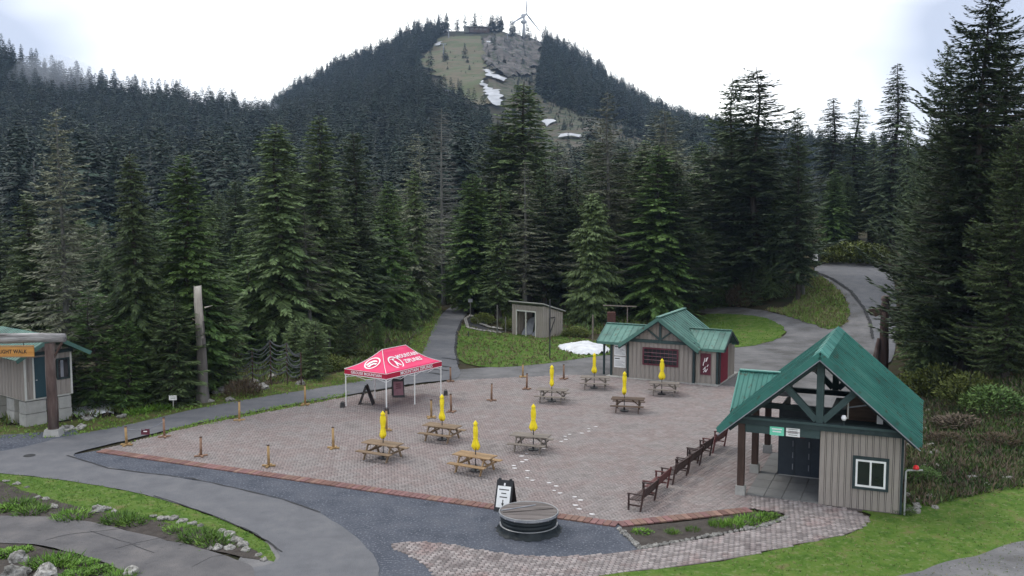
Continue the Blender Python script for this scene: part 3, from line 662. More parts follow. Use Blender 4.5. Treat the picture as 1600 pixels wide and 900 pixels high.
TY = [
 ('dead1', 692, 168, 108, 'bleached dead conifer with bristling bare grey branches', 1.5),
  # foot hidden: depth given
 ('slim1', 1300, 152, 150, 'slender spire fir above the bushes at the ramp, left one of a pair', 1.9),
 ('slim2', 1336, 154, 152, 'slender spire fir above the bushes at the ramp, right one of a pair', 2.0),
 ('slim1', 1395, 98, 135, 'tall isolated spire fir between the pair of spires and the giant tree', 1.5),
 ('slim2', 1362, 205, 150, 'short spire fir half hidden left of the tall isolated spire', 1.5),
 ('slim1', 1418, 175, 118, 'short dark spire fir tucked right of the tall isolated spire', .8),
 ('big1', 1472, 70, 64, 'ragged dark fir leaning against the left flank of the giant tree', .75),
 ('big1', 1512, -20, 56, 'giant ragged fir cut off by the top edge of the photo', 1.2),
 ('big2', 1585, 190, 50, 'dark fir filling the right edge beside the giant tree', 1.0),
 ('big2', 1500, 130, 58, 'dense lower fir inside the giant tree skirts', 1.1),
 ('big1', 1560, 60, 60, 'tall ragged fir just right of the giant one', 1.2),
 ('fir3', 1458, 250, 66, 'dark fir standing close behind the carved post', 1.3),
 ('fir2', 1442, 300, 70, 'shaggy fir behind the carved post', 1.0),
 ('green1', 1590, 400, 53, 'bright green low fir with spreading boughs at the right edge', 1.0),
 ('fir1', 1455, 360, 57, 'low dark fir above the yellow-green shrubs', 1.0),
 ('fir1', 1625, 260, 54, 'green fir half outside the right photo edge', 1.0),
]
for k, px, t, Y, lab, w in TY: tree(k, px, t, 0, lab, wide=w, Y=Y)
YT = [(275, 468, 632, 'young2', 'small bright fir right in front of the forest, left of the broken snag'), (150, 455, 640, 'young1', 'small fir in the shade behind the cabin corner'), (395, 405, 566, 'young1', 'young fir above the left part of the netting'), (462, 500, 585, 'young2', 'young fir right of the netting heap'),
      (500, 520, 575, 'young1', 'little fir on the green slope left of the tent'), (545, 490, 560, 'young2', 'little fir above the left corner of the tent'), (590, 500, 545, 'young1', 'little fir above the peak of the tent'), (635, 478, 520, 'young2', 'little fir on the left shoulder of the path bend'),
      (338, 440, 606, 'young2', 'young fir immediately right of the broken snag'), (200, 500, 640, 'young1', 'low fir at the foot of the layered fir'), (492, 500, 592, 'young2', 'low fir at the right end of the netting'), (665, 440, 492, 'young1', 'small fir in the dark beside the path bend'),
      (1128, 420, 480, 'young1', 'bright little fir at the far end of the oval lawn'), (1175, 410, 478, 'young2', 'small bluish fir behind the oval lawn'), (1030, 430, 492, 'young2', 'small fir behind the ridge of the small hut'), (760, 440, 490, 'young1', 'small fir between the path bend and the shed')]
for px, t, b, k, lab in YT: tree(k, px, t, b, lab, wide=1.15, name='young_conifer')
# deeper rows: each its own object, alike ones share a label and a group per stretch of forest
STR = [(-60, 400, 'one of the crowded firs in the forest behind the broken snag and the cabin'), (400, 720, 'one of the crowded firs in the forest behind the netting and the tent'), (720, 1000, 'one of the crowded firs in the forest behind the shed'), (1000, 1290, 'one of the crowded firs in the forest behind the small hut'), (1290, 1680, 'one of the crowded firs in the forest beyond the ramp')]
SK = ([-100, 0, 100, 200, 300, 400, 500, 600, 660, 700, 760, 820, 900, 950, 1000, 1050, 1100, 1150, 1250, 1285, 1300, 1345, 1400, 1500, 1700],
      [330, 320, 315, 300, 300, 255, 240, 280, 290, 280, 230, 215, 215, 205, 208, 202, 212, 190, 240, 275, 240, 245, 225, 200, 190])
kinds = ['grey2', 'bare1', 'wind1', 'fir1', 'fir2', 'fir3', 'slim1', 'slim2', 'grey1', 'green1', 'fir2', 'fir3', 'cedar2', 'fir1']
FILL = []
for row, (Y, step) in enumerate([(78, 52), (96, 40), (115, 34), (140, 30), (165, 34)]):
    px = -70 + row * 13
    while px < 1680:
        q = px + random.uniform(-12, 12); yy = Y + random.uniform(-6, 8)
        x = (q - 800) / FPX * yy
        ok = True
        if row == 0 and 690 < q < 1400: ok = False
        if row == 0 and q > 500 and q < 1400: ok = False
        if row == 1 and (660 < q < 730 or q > 1090 and q < 1420): ok = False
        if row == 2 and (q > 1255 and q < 1400): ok = False
        if row == 4 and q > 700: ok = False
        if row == 0 and 90 < q < 200: yy += 6
        if ok:
            t = np.interp(q, *SK) + random.uniform(0, 62 if not 780 < q < 1200 else 40) + (38 if row == 0 else 12 if row == 1 else 0)
            if row == 4: t += 10
            FILL.append((q, t, yy))
        px += step * random.uniform(.8, 1.2)
for q, t, yy in FILL:
    lab = [l for a, b, l in STR if a <= min(max(q, 0), 1679) < b][0]
    tree(random.choice(kinds), q, t, 0, lab, group='crowded forest firs ' + lab.split('forest ')[1], Y=yy, wide=random.uniform(1.15, 1.6))

# ------------------------------------------------------------------ far forest: a mass, scattered with geometry nodes
def far_protos():
    c = bpy.data.collections.new('far_tree_kinds'); out = []
    for i, (sd_, r, mf) in enumerate([(31, 2.7, 'far'), (32, 2.1, 'far'), (33, 3.0, 'farb'), (34, 2.4, 'far')]):
        (V, F), tr = conifer(sd_, h=18, r=r, z0=.06, whorl=.85, per=6, dens=3.0, twl=.40, tww=.20, expo=.8, twdown=-.3, tipup=0, ragged=.35, gap=.05, droop=-.4, stick=False)
        F = np.asarray(F); me = mesh_np('far_tree', V, F, M[mf]); o = bpy.data.objects.new('far_tree_kind_%d' % i, me); c.objects.link(o); out.append(o)
    t = MB().tube([(0, 0, 0), (.1, 0, 7), (0, .1, 14)], [.28, .2, .05], 5); me = t.mesh('far_snag', M['barkg']); o = bpy.data.objects.new('far_tree_kind_9', me); c.objects.link(o); out.append(o)
    return c, out
FC, FO = far_protos()
def scatter(name, pts, idx, scl, rot, coll, label=None):
    me = bpy.data.meshes.new(name); me.vertices.add(len(pts)); me.vertices.foreach_set('co', np.asarray(pts, np.float32).ravel())
    a = me.attributes.new('kind_index', 'INT', 'POINT'); a.data.foreach_set('value', np.asarray(idx, np.int32))
    a = me.attributes.new('size', 'FLOAT_VECTOR', 'POINT'); a.data.foreach_set('vector', np.asarray(scl, np.float32).ravel())
    a = me.attributes.new('turn', 'FLOAT', 'POINT'); a.data.foreach_set('value', np.asarray(rot, np.float32))
    o = ob(name, me); o['kind'] = 'stuff'
    if label: o['label'] = label
    g = bpy.data.node_groups.new(name, 'GeometryNodeTree'); g.interface.new_socket('Geometry', in_out='INPUT', socket_type='NodeSocketGeometry'); g.interface.new_socket('Geometry', in_out='OUTPUT', socket_type='NodeSocketGeometry')
    n = g.nodes; l = g.links; gi = n.new('NodeGroupInput'); go = n.new('NodeGroupOutput'); ip = n.new('GeometryNodeInstanceOnPoints')
    ci = n.new('GeometryNodeCollectionInfo'); ci.inputs[0].default_value = coll; ci.inputs['Separate Children'].default_value = True; ci.inputs['Reset Children'].default_value = True
    def na(nm, ty):
        q = n.new('GeometryNodeInputNamedAttribute'); q.data_type = ty; q.inputs[0].default_value = nm; return q.outputs[0]
    cx = n.new('ShaderNodeCombineXYZ'); l.new(na('turn', 'FLOAT'), cx.inputs[2])
    l.new(gi.outputs[0], ip.inputs['Points']); l.new(ci.outputs[0], ip.inputs['Instance']); ip.inputs['Pick Instance'].default_value = True
    l.new(na('kind_index', 'INT'), ip.inputs['Instance Index']); l.new(cx.outputs[0], ip.inputs['Rotation']); l.new(na('size', 'FLOAT_VECTOR'), ip.inputs['Scale'])
    l.new(ip.outputs[0], go.inputs[0])
    md = o.modifiers.new('scatter', 'NODES'); md.node_group = g; return o
def clear_px():
    return [[(652, 95), (690, 60), (700, 50), (845, 50), (852, 75), (846, 125), (838, 150), (900, 178), (960, 190), (990, 196), (1010, 215), (1020, 290), (770, 290), (775, 250), (760, 205), (735, 196), (700, 176), (668, 140), (650, 110)]]
rg = np.random.default_rng(77)
pts = []
for (x0, x1, y0, y1, sp) in ((-420, 330, 330, 1012, 7.2), (-420, 0, 170, 330, 6.5), (0, 360, 200, 330, 8)):
    gx, gy = np.meshgrid(np.arange(x0, x1, sp), np.arange(y0, y1, sp)); gx = gx.ravel() + rg.uniform(-.5, .5, gx.size) * sp; gy = gy.ravel() + rg.uniform(-.5, .5, gy.size) * sp
    pts.append(np.stack([gx, gy], 1))
pts = np.concatenate(pts); Z = Hh(pts[:, 0], pts[:, 1]); qx, qy = proj(pts[:, 0], pts[:, 1], Z)
ok = (qx > -40) & (qx < 1640) & (qy < 430)
for c_ in clear_px():
    ins = inpoly(qx, qy, c_) & (pts[:, 1] > 190); keep = rg.random(len(pts)) < .012; ok &= ~ins | keep
pts, Z, qx, qy = pts[ok], Z[ok], qx[ok], qy[ok]
n_ = len(pts); s_ = rg.uniform(.65, 1.35, n_) * np.where(pts[:, 1] > 850, 1.0, 1.05); w_ = s_ * rg.uniform(1.0, 1.45, n_)
near_ = ((pts[:, 1] < 330) & (qx > 760)) | ((pts[:, 1] < 470) & (qx > 780) & (qy > 270)); lim = topz(0, 1) * 0 + CAMH + (320 - np.interp(qx, SK[0], SK[1]) - 12) / FPX * pts[:, 1]; smax = np.clip((lim - Z) / 18, .25, 2); s_ = np.where(near_, np.minimum(s_, smax), s_); w_ = s_ * rg.uniform(1.25, 1.8, n_)
kk = rg.integers(0, 4, n_); kk[rg.random(n_) < .025] = 4
scatter('far_forest', np.stack([pts[:, 0], pts[:, 1], Z - .4], 1), kk, np.stack([w_, w_, s_], 1), rg.uniform(0, 6.28, n_), FC, 'dark conifer forest covering the two mountain slopes')
gx, gy = np.meshgrid(np.arange(-130, 260, 3.2), np.arange(430, 1000, 4)); gx = gx.ravel() + rg.uniform(-1.6, 1.6, gx.size); gy = gy.ravel() + rg.uniform(-2, 2, gy.size)
zz = Hh(gx, gy); ax, ay = proj(gx, gy, zz)
SNW = [[(740, 126), (800, 110), (800, 135), (796, 178), (750, 178)], [(855, 205), (915, 205), (915, 230), (855, 230)]]
ok = inpoly(ax, ay, [(752, 62), (842, 60), (855, 90), (850, 140), (900, 178), (1060, 200), (1100, 330), (840, 330), (775, 190), (765, 130)]) | (inpoly(ax, ay, RUNP) & (rg.random(len(gx)) < .10))
for s_ in SNW: ok &= ~inpoly(ax, ay, s_)
ok &= rg.random(len(gx)) < .62
gx, gy, zz = gx[ok], gy[ok], zz[ok]; m_ = len(gx); s2 = rg.uniform(.05, .15, m_) * np.where(rg.random(m_) < .05, 2.5, 1)
scatter('mountain_scrub', np.stack([gx, gy, zz - .2], 1), rg.integers(0, 4, m_), np.stack([s2 * 2.4, s2 * 2.4, s2 * 1.3], 1), rg.uniform(0, 6.28, m_), FC, 'low dark scrub dotted over the open upper slope')
# ------------------------------------------------------------------ building helpers
PLK = {}
def plank_mesh(w, h, m='siding', mb='batten'):
    """upright board with its cover batten; origin at the foot, face towards -y"""
    key = (round(w, 3), round(h, 3), m)
    if key not in PLK:
        b = MB().ext(0, w - .075, 0, .03, 0, h).ext(w - .058, w - .017, -.012, .02, 0.002, h - .002); PLK[key] = b.mesh('plank', M[m])
    return PLK[key]
def board_wall(parent, x0, x1, y, z0, hfun, n, rz=0.0, org=(0, 0), holes=(), m='siding'):
    """boards from x0 to x1 along local x (rotated rz about org); hfun(x) gives the top; holes = (xa, xb, za, zb)"""
    w = (x1 - x0) / n; R = Matrix.Rotation(rz, 4, 'Z'); T = Matrix.Translation((org[0], org[1], 0))
    for i in range(n):
        xa = x0 + i * w; xm = xa + w / 2; top = hfun(xm); spans = [(z0, top)]
        for ha, hb, za, zb in holes:
            if ha < xm < hb: spans = [(z0, za), (zb, top)]
        for a, b in spans:
            if b - a < .03: continue
            o = ob('plank', plank_mesh(w, b - a, m), parent); o.matrix_local = T @ R @ Matrix.Translation((xa, y, a))
def roof_slope(parent, A, B, C, D, n, m, th=.04, rib=.035, name='roof_panel', ribs=2):
    """eave A->B, ridge D->C; n panels, each an object with standing ribs"""
    A, B, C, D = map(Vector, (A, B, C, D)); nrm = (B - A).cross(D - A).normalized()
    if nrm.z < 0: nrm = -nrm
    for i in range(n):
        f0, f1 = i / n, (i + 1) / n - .002
        a, b, c, d = A.lerp(B, f0), A.lerp(B, f1), D.lerp(C, f1), D.lerp(C, f0)
        mb = MB().prism([a, b, c, d], nrm * th)
        for k in range(ribs):
            t = (k + .10) / ribs; t2 = t + .13 / ribs
            p0, p1, q1, q0 = a.lerp(b, t), a.lerp(b, t2), d.lerp(c, t2), d.lerp(c, t)
            mb.prism([p + nrm * (th + .001) for p in (p0, p1, q1, q0)], nrm * rib)
        mb.build(name, M[m], parent)
def valley_slope(parent, xo, xr, xe, yr, ye, zr, ze, n, m, th=.04, rib=.03, name='roof_panel'):
    """slope of a cross gable: ridge xo..xr at (yr, zr), eave xo..xe at (ye, ze), cut by the valley xe -> xr; ribs run straight down"""
    sg = 1 if xr > xo else -1
    def low(x):
        if (x - xe) * sg <= 0: return Vector((x, ye, ze))
        t = (x - xe) / (xr - xe); return Vector((x, ye + (yr - ye) * t, ze + (zr - ze) * t))
    nrm = Vector((0, (ze - zr), -(ye - yr))).normalized(); nrm = nrm if nrm.z > 0 else -nrm
    for i in range(n):
        xa, xb = xo + (xr - xo) * i / n, xo + (xr - xo) * (i + 1) / n - .003 * sg
        b = MB(); pts = [low(xa), low(xb), Vector((xb, yr, zr)), Vector((xa, yr, zr))]
        if (xa - xe) * sg < 0 < (xb - xe) * sg: pts = [low(xa), Vector((xe, ye, ze))] + pts[1:]
        b.prism(pts, nrm * th)
        x2 = xa + .035 * sg; b.prism([p + nrm * (th + .001) for p in (low(xa), low(x2), Vector((x2, yr, zr)), Vector((xa, yr, zr)))], nrm * rib)
        b.build(name, M[m], parent)
def text(body, size, m, parent, mtx, name='lettering', ext=.003, align='CENTER', scale=(1, 1)):
    c = bpy.data.curves.new(name, 'FONT'); c.body = body; c.size = size; c.extrude = ext; c.align_x = align; c.align_y = 'CENTER'; c.resolution_u = 2; c.space_character = 1.05
    c.offset = size * .018
    c.materials.append(M[m]); q = bpy.data.objects.new(name, c); me = bpy.data.meshes.new_from_object(q); bpy.data.objects.remove(q)
    o = bpy.data.objects.new(name, me); link(o, parent); o.matrix_local = mtx @ Matrix.Diagonal((scale[0], scale[1], 1, 1)); return o
def face_mtx(origin, xdir, ydir):
    x = Vector(xdir).normalized(); z = x.cross(Vector(ydir)).normalized(); y = z.cross(x)
    m = Matrix((x, y, z)).transposed().to_4x4(); m.translation = Vector(origin); return m
UP = Matrix.Rotation(math.pi / 2, 4, 'X')          # text standing, facing -y
def bars(parent, x0, x1, y, rows, z0, z1, m, name='print_line', h=.02):
    for i in range(rows):
        z = z1 - (z1 - z0) * (i + .5) / rows; k = random.uniform(.0, .25)
        MB().ext(x0 + (x1 - x0) * k / 2, x1 - (x1 - x0) * k / 2, y - .004, y, z - h / 2, z + h / 2).build(name, M[m], parent)

# ------------------------------------------------------------------ open pavilion with green roof
random.seed(21)
PV = empty('pavilion', P(1157, 773), math.radians(-24), 'open timber pavilion with big green metal roof and taupe board room', 'pavilion')
PV.scale = (.965, 1, 1)
PW, PXR, PAP, PTAN, PLEN, PF = 6.15, 3.05, 5.98, .83, 7.3, -.55
def rz_(x): return PAP - abs(x - PXR) * PTAN
XE0, XE1 = PXR - 3.92, PXR + 3.72
# floor slabs, each one
MB().ext(.2, 6.1, -.05, 7.1, -.1, .03).build('floor_base', M['pavebase'], PV)
for j in range(6):
    for i in range(4):
        if j > 2 and i > 0: continue
        ob('slab', MB().ext(.012, .708, .012, 1.12, 0, .05).mesh('slab', M['slab']) if not (i or j) else bpy.data.meshes['slab'], PV, (.22 + i * .72, -.02 + j * 1.135, .02))
# posts
for i, y in enumerate((0, 3.35, 6.9)):
    p = MB().box((0, y, 1.67), (.27, .27, 2.56)).build('post', M['post'], PV)
    MB().box((0, y, .2), (.40, .40, .42), taper=.94).build('footing', M['conc'], p)
for y in (6.9,): MB().box((6.05, y, 1.5), (.25, .25, 2.9)).build('post', M['post'], PV)
# beams
MB().ext(-.35, 6.45, -.17, .17, 2.95, 3.25).build('tie_beam', M['trim'], PV)
MB().ext(-.30, 6.40, -.21, -.172, 3.15, 3.235).build('beam_strip', M['trim2'], PV)
MB().ext(.15, 3.08, -.10, .10, 2.61, 2.947).build('header', M['trim2'], PV)
for x in (0, 6.05): MB().ext(x - .14, x + .14, .175, 7.1, 2.97, 3.23).build('side_beam', M['trim'], PV)
for y in (3.0, 6.9): MB().ext(.15, 5.9, y - .1, y + .1, 2.99, 3.21).build('cross_beam', M['trim'], PV)
for y in (0, 6.9):
    MB().ext(PXR - .14, PXR + .14, y - .14, y + .14, 3.25, 5.6).build('king_post', M['trim2'], PV)
    for s in (-1, 1):
        MB().beam((PXR + s * .13, y, 3.33), (PXR + s * 1.33, y, 4.55), .22, .24).build('strut', M['trim2'], PV)
        MB().beam((PXR + s * .02, y, PAP - .32), (PXR + s * 3.6, y, PAP - .30 - 3.6 * PTAN), .2, .26).build('rafter', M['trim'], PV)
for y in (1.5, 3.0, 4.6, 5.8):
    for s in (-1, 1): MB().beam((PXR + s * .05, y, PAP - .26), (PXR + s * 3.75, y, PAP - .24 - 3.75 * PTAN), .09, .18).build('rafter', M['trim'], PV)
for s in (-1, 1):
    for q in (.6, 1.6, 2.6, 3.4): MB().beam((PXR + s * q, PF + .1, PAP - .13 - q * PTAN), (PXR + s * q, PLEN, PAP - .13 - q * PTAN), .09, .09).build('purlin', M['trim'], PV)
MB().beam((PXR, PF + .1, PAP - .2), (PXR, PLEN - .1, PAP - .2), .14, .22).build('ridge_beam', M['trim'], PV)
# roof slopes, fascia, ridge caps
sl_ = PLEN + .15 - PF
for s, xe in ((-1, XE0), (1, XE1)):
    ze = rz_(xe)
    roof_slope(PV, (xe, PF, ze), (xe, PLEN + .15, ze), (PXR, PLEN + .15, PAP), (PXR, PF, PAP), 20, 'roof', ribs=1, rib=.06)
    for y in (PF - .035, PLEN + .185):
        MB().beam((PXR, y, PAP - .06), (xe, y, ze - .06), .06, .26).build('barge_board', M['roof'], PV)
        MB().beam((PXR, y - .05 * (1 if y < 0 else -1), PAP - .23), (xe, y - .05 * (1 if y < 0 else -1), ze - .23), .03, .035).build('barge_edge', M['tarp'], PV)
    MB().beam((xe + s * .03, PF, ze - .05), (xe + s * .03, PLEN + .15, ze - .05), .05, .17).build('fascia', M['roof'], PV)
nc = 11
for i in range(nc):
    y0 = PF - .03 + i * sl_ / nc; y1 = y0 + sl_ / nc - .05
    z = PAP + .075 + .012 * (i % 2); w = .30
    MB().prism([(PXR - w, y0, z - w * PTAN), (PXR, y0, z), (PXR + w, y0, z - w * PTAN), (PXR + w, y0, z - w * PTAN + .045), (PXR, y0, z + .05), (PXR - w, y0, z - w * PTAN + .045)], (0, y1 - y0, 0)).build('ridge_cap', M['roofl' if i < 4 else 'roof'], PV)
# cross gable over the left side entrance
cy, ch, cz, cev = 4.6, 1.9, 4.15, 2.80
xr = PXR - (PAP - cz) / PTAN
def xin(z): return PXR - (PAP - z) / PTAN
for s in (-1, 1):
    valley_slope(PV, XE0 - .1, xr + .05, xin(cev) - .05, cy, cy + s * ch, cz + .06, cev + .06, 9, 'roof')
    MB().beam((XE0 - .13, cy, cz - .03), (XE0 - .13, cy + s * ch, cev - .07), .05, .2).build('barge_board', M['roofl'], PV)
MB().beam((XE0 - .12, cy, cz + .12), (xr, cy, cz + .12), .26, .05).build('ridge_cap', M['roofl'], PV)
# front room
board_wall(PV, 3.10, 6.12, -.02, .02, lambda x: 2.94, 12, holes=((4.45, 5.62, .92, 2.0),))
board_wall(PV, 0, 6.8, 0, .02, lambda x: 2.95, 26, rz=math.pi / 2, org=(6.13, 0), m='siding')
board_wall(PV, 0, 3.3, 0, .02, lambda x: 2.94, 9, rz=-math.pi / 2, org=(3.10, 3.3))
MB().ext(3.12, 6.08, .04, 6.7, 2.86, 2.93).build('room_ceiling', M['trim'], PV)
MB().ext(6.10, 6.19, -.06, .02, .02, 2.94).build('corner_trim', M['trim'], PV)
wn = MB().ext(4.35, 5.68, -.09, -.045, .82, .92).ext(4.35, 5.68, -.09, -.045, 1.98, 2.10).ext(4.35, 4.46, -.09, -.045, .92, 1.98).ext(5.57, 5.68, -.09, -.045, .92, 1.98).build('window', M['trim'], PV)
MB().ext(4.46, 5.57, -.10, -.03, .925, .995).ext(4.46, 5.57, -.10, -.03, 1.905, 1.975).ext(4.46, 4.535, -.10, -.03, .995, 1.905).ext(5.495, 5.57, -.10, -.03, .995, 1.905).ext(4.98, 5.05, -.10, -.03, .995, 1.905).build('window_frame', M['white'], wn)
for a, b in ((4.535, 4.98), (5.05, 5.495)): MB().ext(a, b, -.06, -.045, .995, 1.905).build('pane', M['glass'], wn)
# door wall behind the slabs
for i, (a, b) in enumerate(((1.05, 1.72), (1.73, 2.40), (2.41, 3.06))):
    d = MB().ext(a, b, 3.30, 3.36, .08, 2.6).build('door', M['door'], PV)
    for k in range(4): MB().ext(b - .10, b - .06, 3.285, 3.299, .35 + k * .5, .60 + k * .5).build('hinge', M['tarp'], d)
MB().ext(1.75, 2.15, 3.28, 3.299, 1.75, 2.0).build('door_notice', M['sdred'], PV)
MB().ext(1.05, 3.06, 3.25, 3.30, .04, .10).build('door_step', M['conc'], PV)
MB().ext(1.0, 6.0, 3.38, 3.44, .03, 2.95).build('room_wall', M['door'], PV)
MB().ext(1.0, 1.06, 3.44, 6.7, .03, 2.95).build('room_wall', M['door'], PV)
# things seen up under the roof
for (x0, x1, y, z0, z1, mm) in ((.4, 1.7, 3.2, 3.5, 3.75, 'tarp'), (.9, 1.3, 5.3, 3.4, 3.65, 'tarp'), (5.15, 5.38, .5, 3.27, 3.77, 'cream')): MB().ext(x0, x1, y, y + .06, z0, z1).build('loft_board', M[mm], PV)
for x in (1.9, 2.35): MB().beam((x, 4.0, 4.5), (x + .35, 4.6, 4.9 if x > 2 else 4.75), .24, .03).build('ceiling_panel', M['cream'], PV)  # bits of white ceiling panel, plain cream boards under the left slope
MB().beam((4.05, .8, 3.3), (4.05, .8, 4.05), .05, .05).build('loft_rail', M['cream'], PV)
MB().beam((4.05, .8, 3.75), (5.0, .8, 3.95), .05, .05).build('loft_rail', M['tarp'], PV)
MB().ext(3.9, 5.2, 2.2, 2.26, 2.95, 3.95).build('loft_panel', M['woodd'], PV)
g = MB().lathe([(.001, -.11), (.07, -.09), (.11, 0), (.07, .09), (.001, .11)], 14, (3.98, -.28, 3.56)).build('globe_lamp', M['globe'], PV, True)
MB().ext(3.95, 4.01, -.28, -.17, 3.28, 3.33).tube([(3.98, -.26, 3.30), (3.98, -.27, 3.45)], .02, 6).build('lamp_bracket', M['trim'], g)
def on(parent, x, y, z): return parent.matrix_basis @ Vector((x, y, z))
bpy.context.view_layer.update()
def sign_on(B, rz, x, y, z, name, label, cat='sign'):
    return empty(name, on(B, x, y, z), rz, label, cat)
rzp = math.radians(-24)
s1 = sign_on(PV, rzp, 1.42, -.115, 2.60, 'hanging_sign', 'mint green sign on the header beam, left of the white notice')
MB().ext(-.27, .27, -.03, 0, 0, .36).build('board', M['sgreen'], s1)
bars(s1, -.2, .2, -.031, 2, .10, .3, 'wtext', h=.045)
s2 = sign_on(PV, rzp, 2.05, -.115, 2.61, 'hanging_sign', 'white notice with dark lines on the header beam, right of the mint green sign')
MB().ext(-.26, .26, -.03, 0, 0, .34).build('board', M['white'], s2)
MB().ext(-.26, .26, -.034, -.0305, .165, .185).build('divider', M['sdred'], s2); bars(s2, -.2, .2, -.031, 4, .03, .32, 'btext', h=.018)
# red lamp on bent pipe at the right rear corner
rl = empty('alarm_lamp', on(PV, 6.45, -.05, 0), rzp, 'red lamp on a bent pale pipe beside the right corner of the pavilion', 'lamp')
MB().tube([(-.16, 0, 0), (-.16, 0, 1.68), (-.10, 0, 1.74), (.42, 0, 1.80)], .035, 8).build('pipe', M['metal'], rl)
MB().lathe([(.11, 1.82), (.11, 1.87), (.085, 1.94), (.04, 1.97)], 12, (.18, 0, 0)).build('lamp', M['red'], rl, True)

# ------------------------------------------------------------------ small hut with cross gables
KZ = -27
KH = empty('kiosk_hut', P(982, 591), math.radians(KZ), 'small taupe board hut with faded green cross-gabled roof behind the picnic tables', 'hut')
kx, kp, kt = 2.2, 4.25, .72
def kz(x): return kp - abs(x - kx) * kt
KL = 5.4
MB().ext(-1.6, 6.1, -.25, KL, -.05, .06).build('base_slab', M['conc'], KH)
board_wall(KH, 0, 4.4, 0, .06, lambda x: 2.52, 15, holes=((1.05, 3.36, 1.12, 2.1),))
board_wall(KH, .15, 4.25, .03, 2.72, lambda x: kz(x) - .18, 14)
MB().ext(-.12, 4.52, -.10, .06, 2.52, 2.72).build('tie_beam', M['trim2'], KH)
MB().ext(kx - .07, kx + .07, -.14, -.02, 2.72, 4.0).build('king_post', M['trim2'], KH)
for s in (-1, 1): MB().beam((kx + s * .05, -.08, 2.78), (kx + s * .95, -.08, 3.45), .09, .1).build('strut', M['trim2'], KH)
wn = MB().ext(.98, 3.43, -.07, -.025, 1.02, 1.12).ext(.98, 3.43, -.07, -.025, 2.1, 2.2).ext(.98, 1.08, -.07, -.025, 1.12, 2.1).ext(3.33, 3.43, -.07, -.025, 1.12, 2.1).build('window', M['sdred'], KH)
MB().ext(1.08, 3.33, -.03, -.01, 1.12, 2.1).build('pane', M['glass'], wn)
for z in (1.38, 1.62, 1.86): MB().ext(1.08, 3.33, -.045, -.032, z - .012, z + .012).build('window_bar', M['mauve'], wn)
for i in range(7): MB().ext(1.35 + i * .28, 1.37 + i * .28, -.042, -.032, 1.12, 2.1).build('window_bar', M['sdred'], wn)
for x in (-.05, 4.45): MB().ext(x - .07, x + .07, -.07, .07, .06, 2.5).build('corner_post', M['trim'], KH)
# wings
board_wall(KH, -1.4, -.12, .35, .06, lambda x: 2.35, 4)
board_wall(KH, 4.5, 5.9, .30, .06, lambda x: 2.35, 4)
board_wall(KH, 0, 4.4, 0, .06, lambda x: 2.3, 12, rz=math.pi / 2, org=(5.95, .32), m='siding')
MB().ext(-1.42, -1.28, .24, .35, .06, 2.4).build('corner_post', M['trim'], KH); MB().ext(5.86, 6.0, .22, .30, .06, 2.4).build('corner_post', M['trim'], KH)
MB().ext(5.985, 6.03, .5, 2.6, .06, 2.25).build('side_door', M['redw'], KH)
for i, z in enumerate((1.30, .50)):
    pn = MB().ext(-1.15, -.32, .30, .345, z + .12, z + .86).build('notice_panel', M['white'], KH)
    MB().ext(-1.09, -.75, .294, .2995, z + .70, z + .76).build('print_line', M['btext'], pn)
    for k in range(5): MB().ext(-1.08, -.4 - .1 * (k % 3), .294, .2995, z + .24 + k * .08, z + .262 + k * .08).build('print_line', M['tarp'], pn)
ps = MB().ext(4.82, 5.5, .25, .29, .62, 2.02).build('poster', M['sdred'], KH)
random.seed(3)
for k in range(9): 
    x = random.uniform(4.9, 5.32); z = random.uniform(.75, 1.6); MB().beam((x, .243, z), (x + random.uniform(-.04, .16), .243, z + random.uniform(.12, .3)), .008, .045).build('print_stroke', M['wtext'], ps)
MB().lathe([(.001, -.07), (.06, 0), (.001, .07)], 8, (-.25, .2, 2.32)).build('globe_lamp', M['globe'], KH)
MB().ext(-1.5, 5.98, 3.9, 4.0, .06, 2.4).build('rear_wall', M['siding'], KH)
ke = 2.72
for s in (-1, 1):
    xe = kx + s * ke; ze = kz(xe)
    roof_slope(KH, (xe, -.6, ze), (xe, KL, ze), (kx, KL, kp), (kx, -.6, kp), 13, 'rooff', rib=.035, ribs=1)
    MB().beam((kx, -.63, kp - .06), (xe, -.63, ze - .06), .06, .22).build('barge_board', M['rooff'], KH)
    MB().beam((kx, -.57, kp - .2), (xe, -.57, ze - .2), .05, .12).build('rafter', M['trim'], KH)
MB().beam((kx, -.66, kp + .07), (kx, KL, kp + .07), .3, .05).build('ridge_cap', M['rooff'], KH)
wz, wy, we, wh = 3.28, 2.0, 2.32, 1.85
for sx, xo, in ((-1, -2.35), (1, 6.4)):
    for sy in (-1, 1):
        xi_e = kx + sx * (kp - we) / kt; xi_r = kx + sx * (kp - wz) / kt
        A, B = (xo, wy + sy * wh, we), (xi_e, wy + sy * wh, we)
        valley_slope(KH, xo, xi_r, xi_e, wy, wy + sy * wh, wz + .05, we, 8, 'rooff', rib=.025)
        MB().beam((xo + sx * .03, wy, wz - .04), (xo + sx * .03, wy + sy * wh, we - .04), .05, .2).build('barge_board', M['trim'], KH)
        MB().ext(min(xo, xi_e), max(xo, xi_e), wy + sy * wh - (.05 if sy < 0 else -.01), wy + sy * wh - (.01 if sy < 0 else -.05), we - .14, we + .04).build('fascia', M['rooff'], KH)
    MB().beam((xo, wy, wz + .12), (xi_r, wy, wz + .12), .22, .05).build('ridge_cap', M['rooff'], KH)
for x in (-1.9, 6.05): MB().ext(x - .06 if x < 0 else x, x + .06, .3, .42, .06, 2.35).build('porch_post', M['trim'], KH)

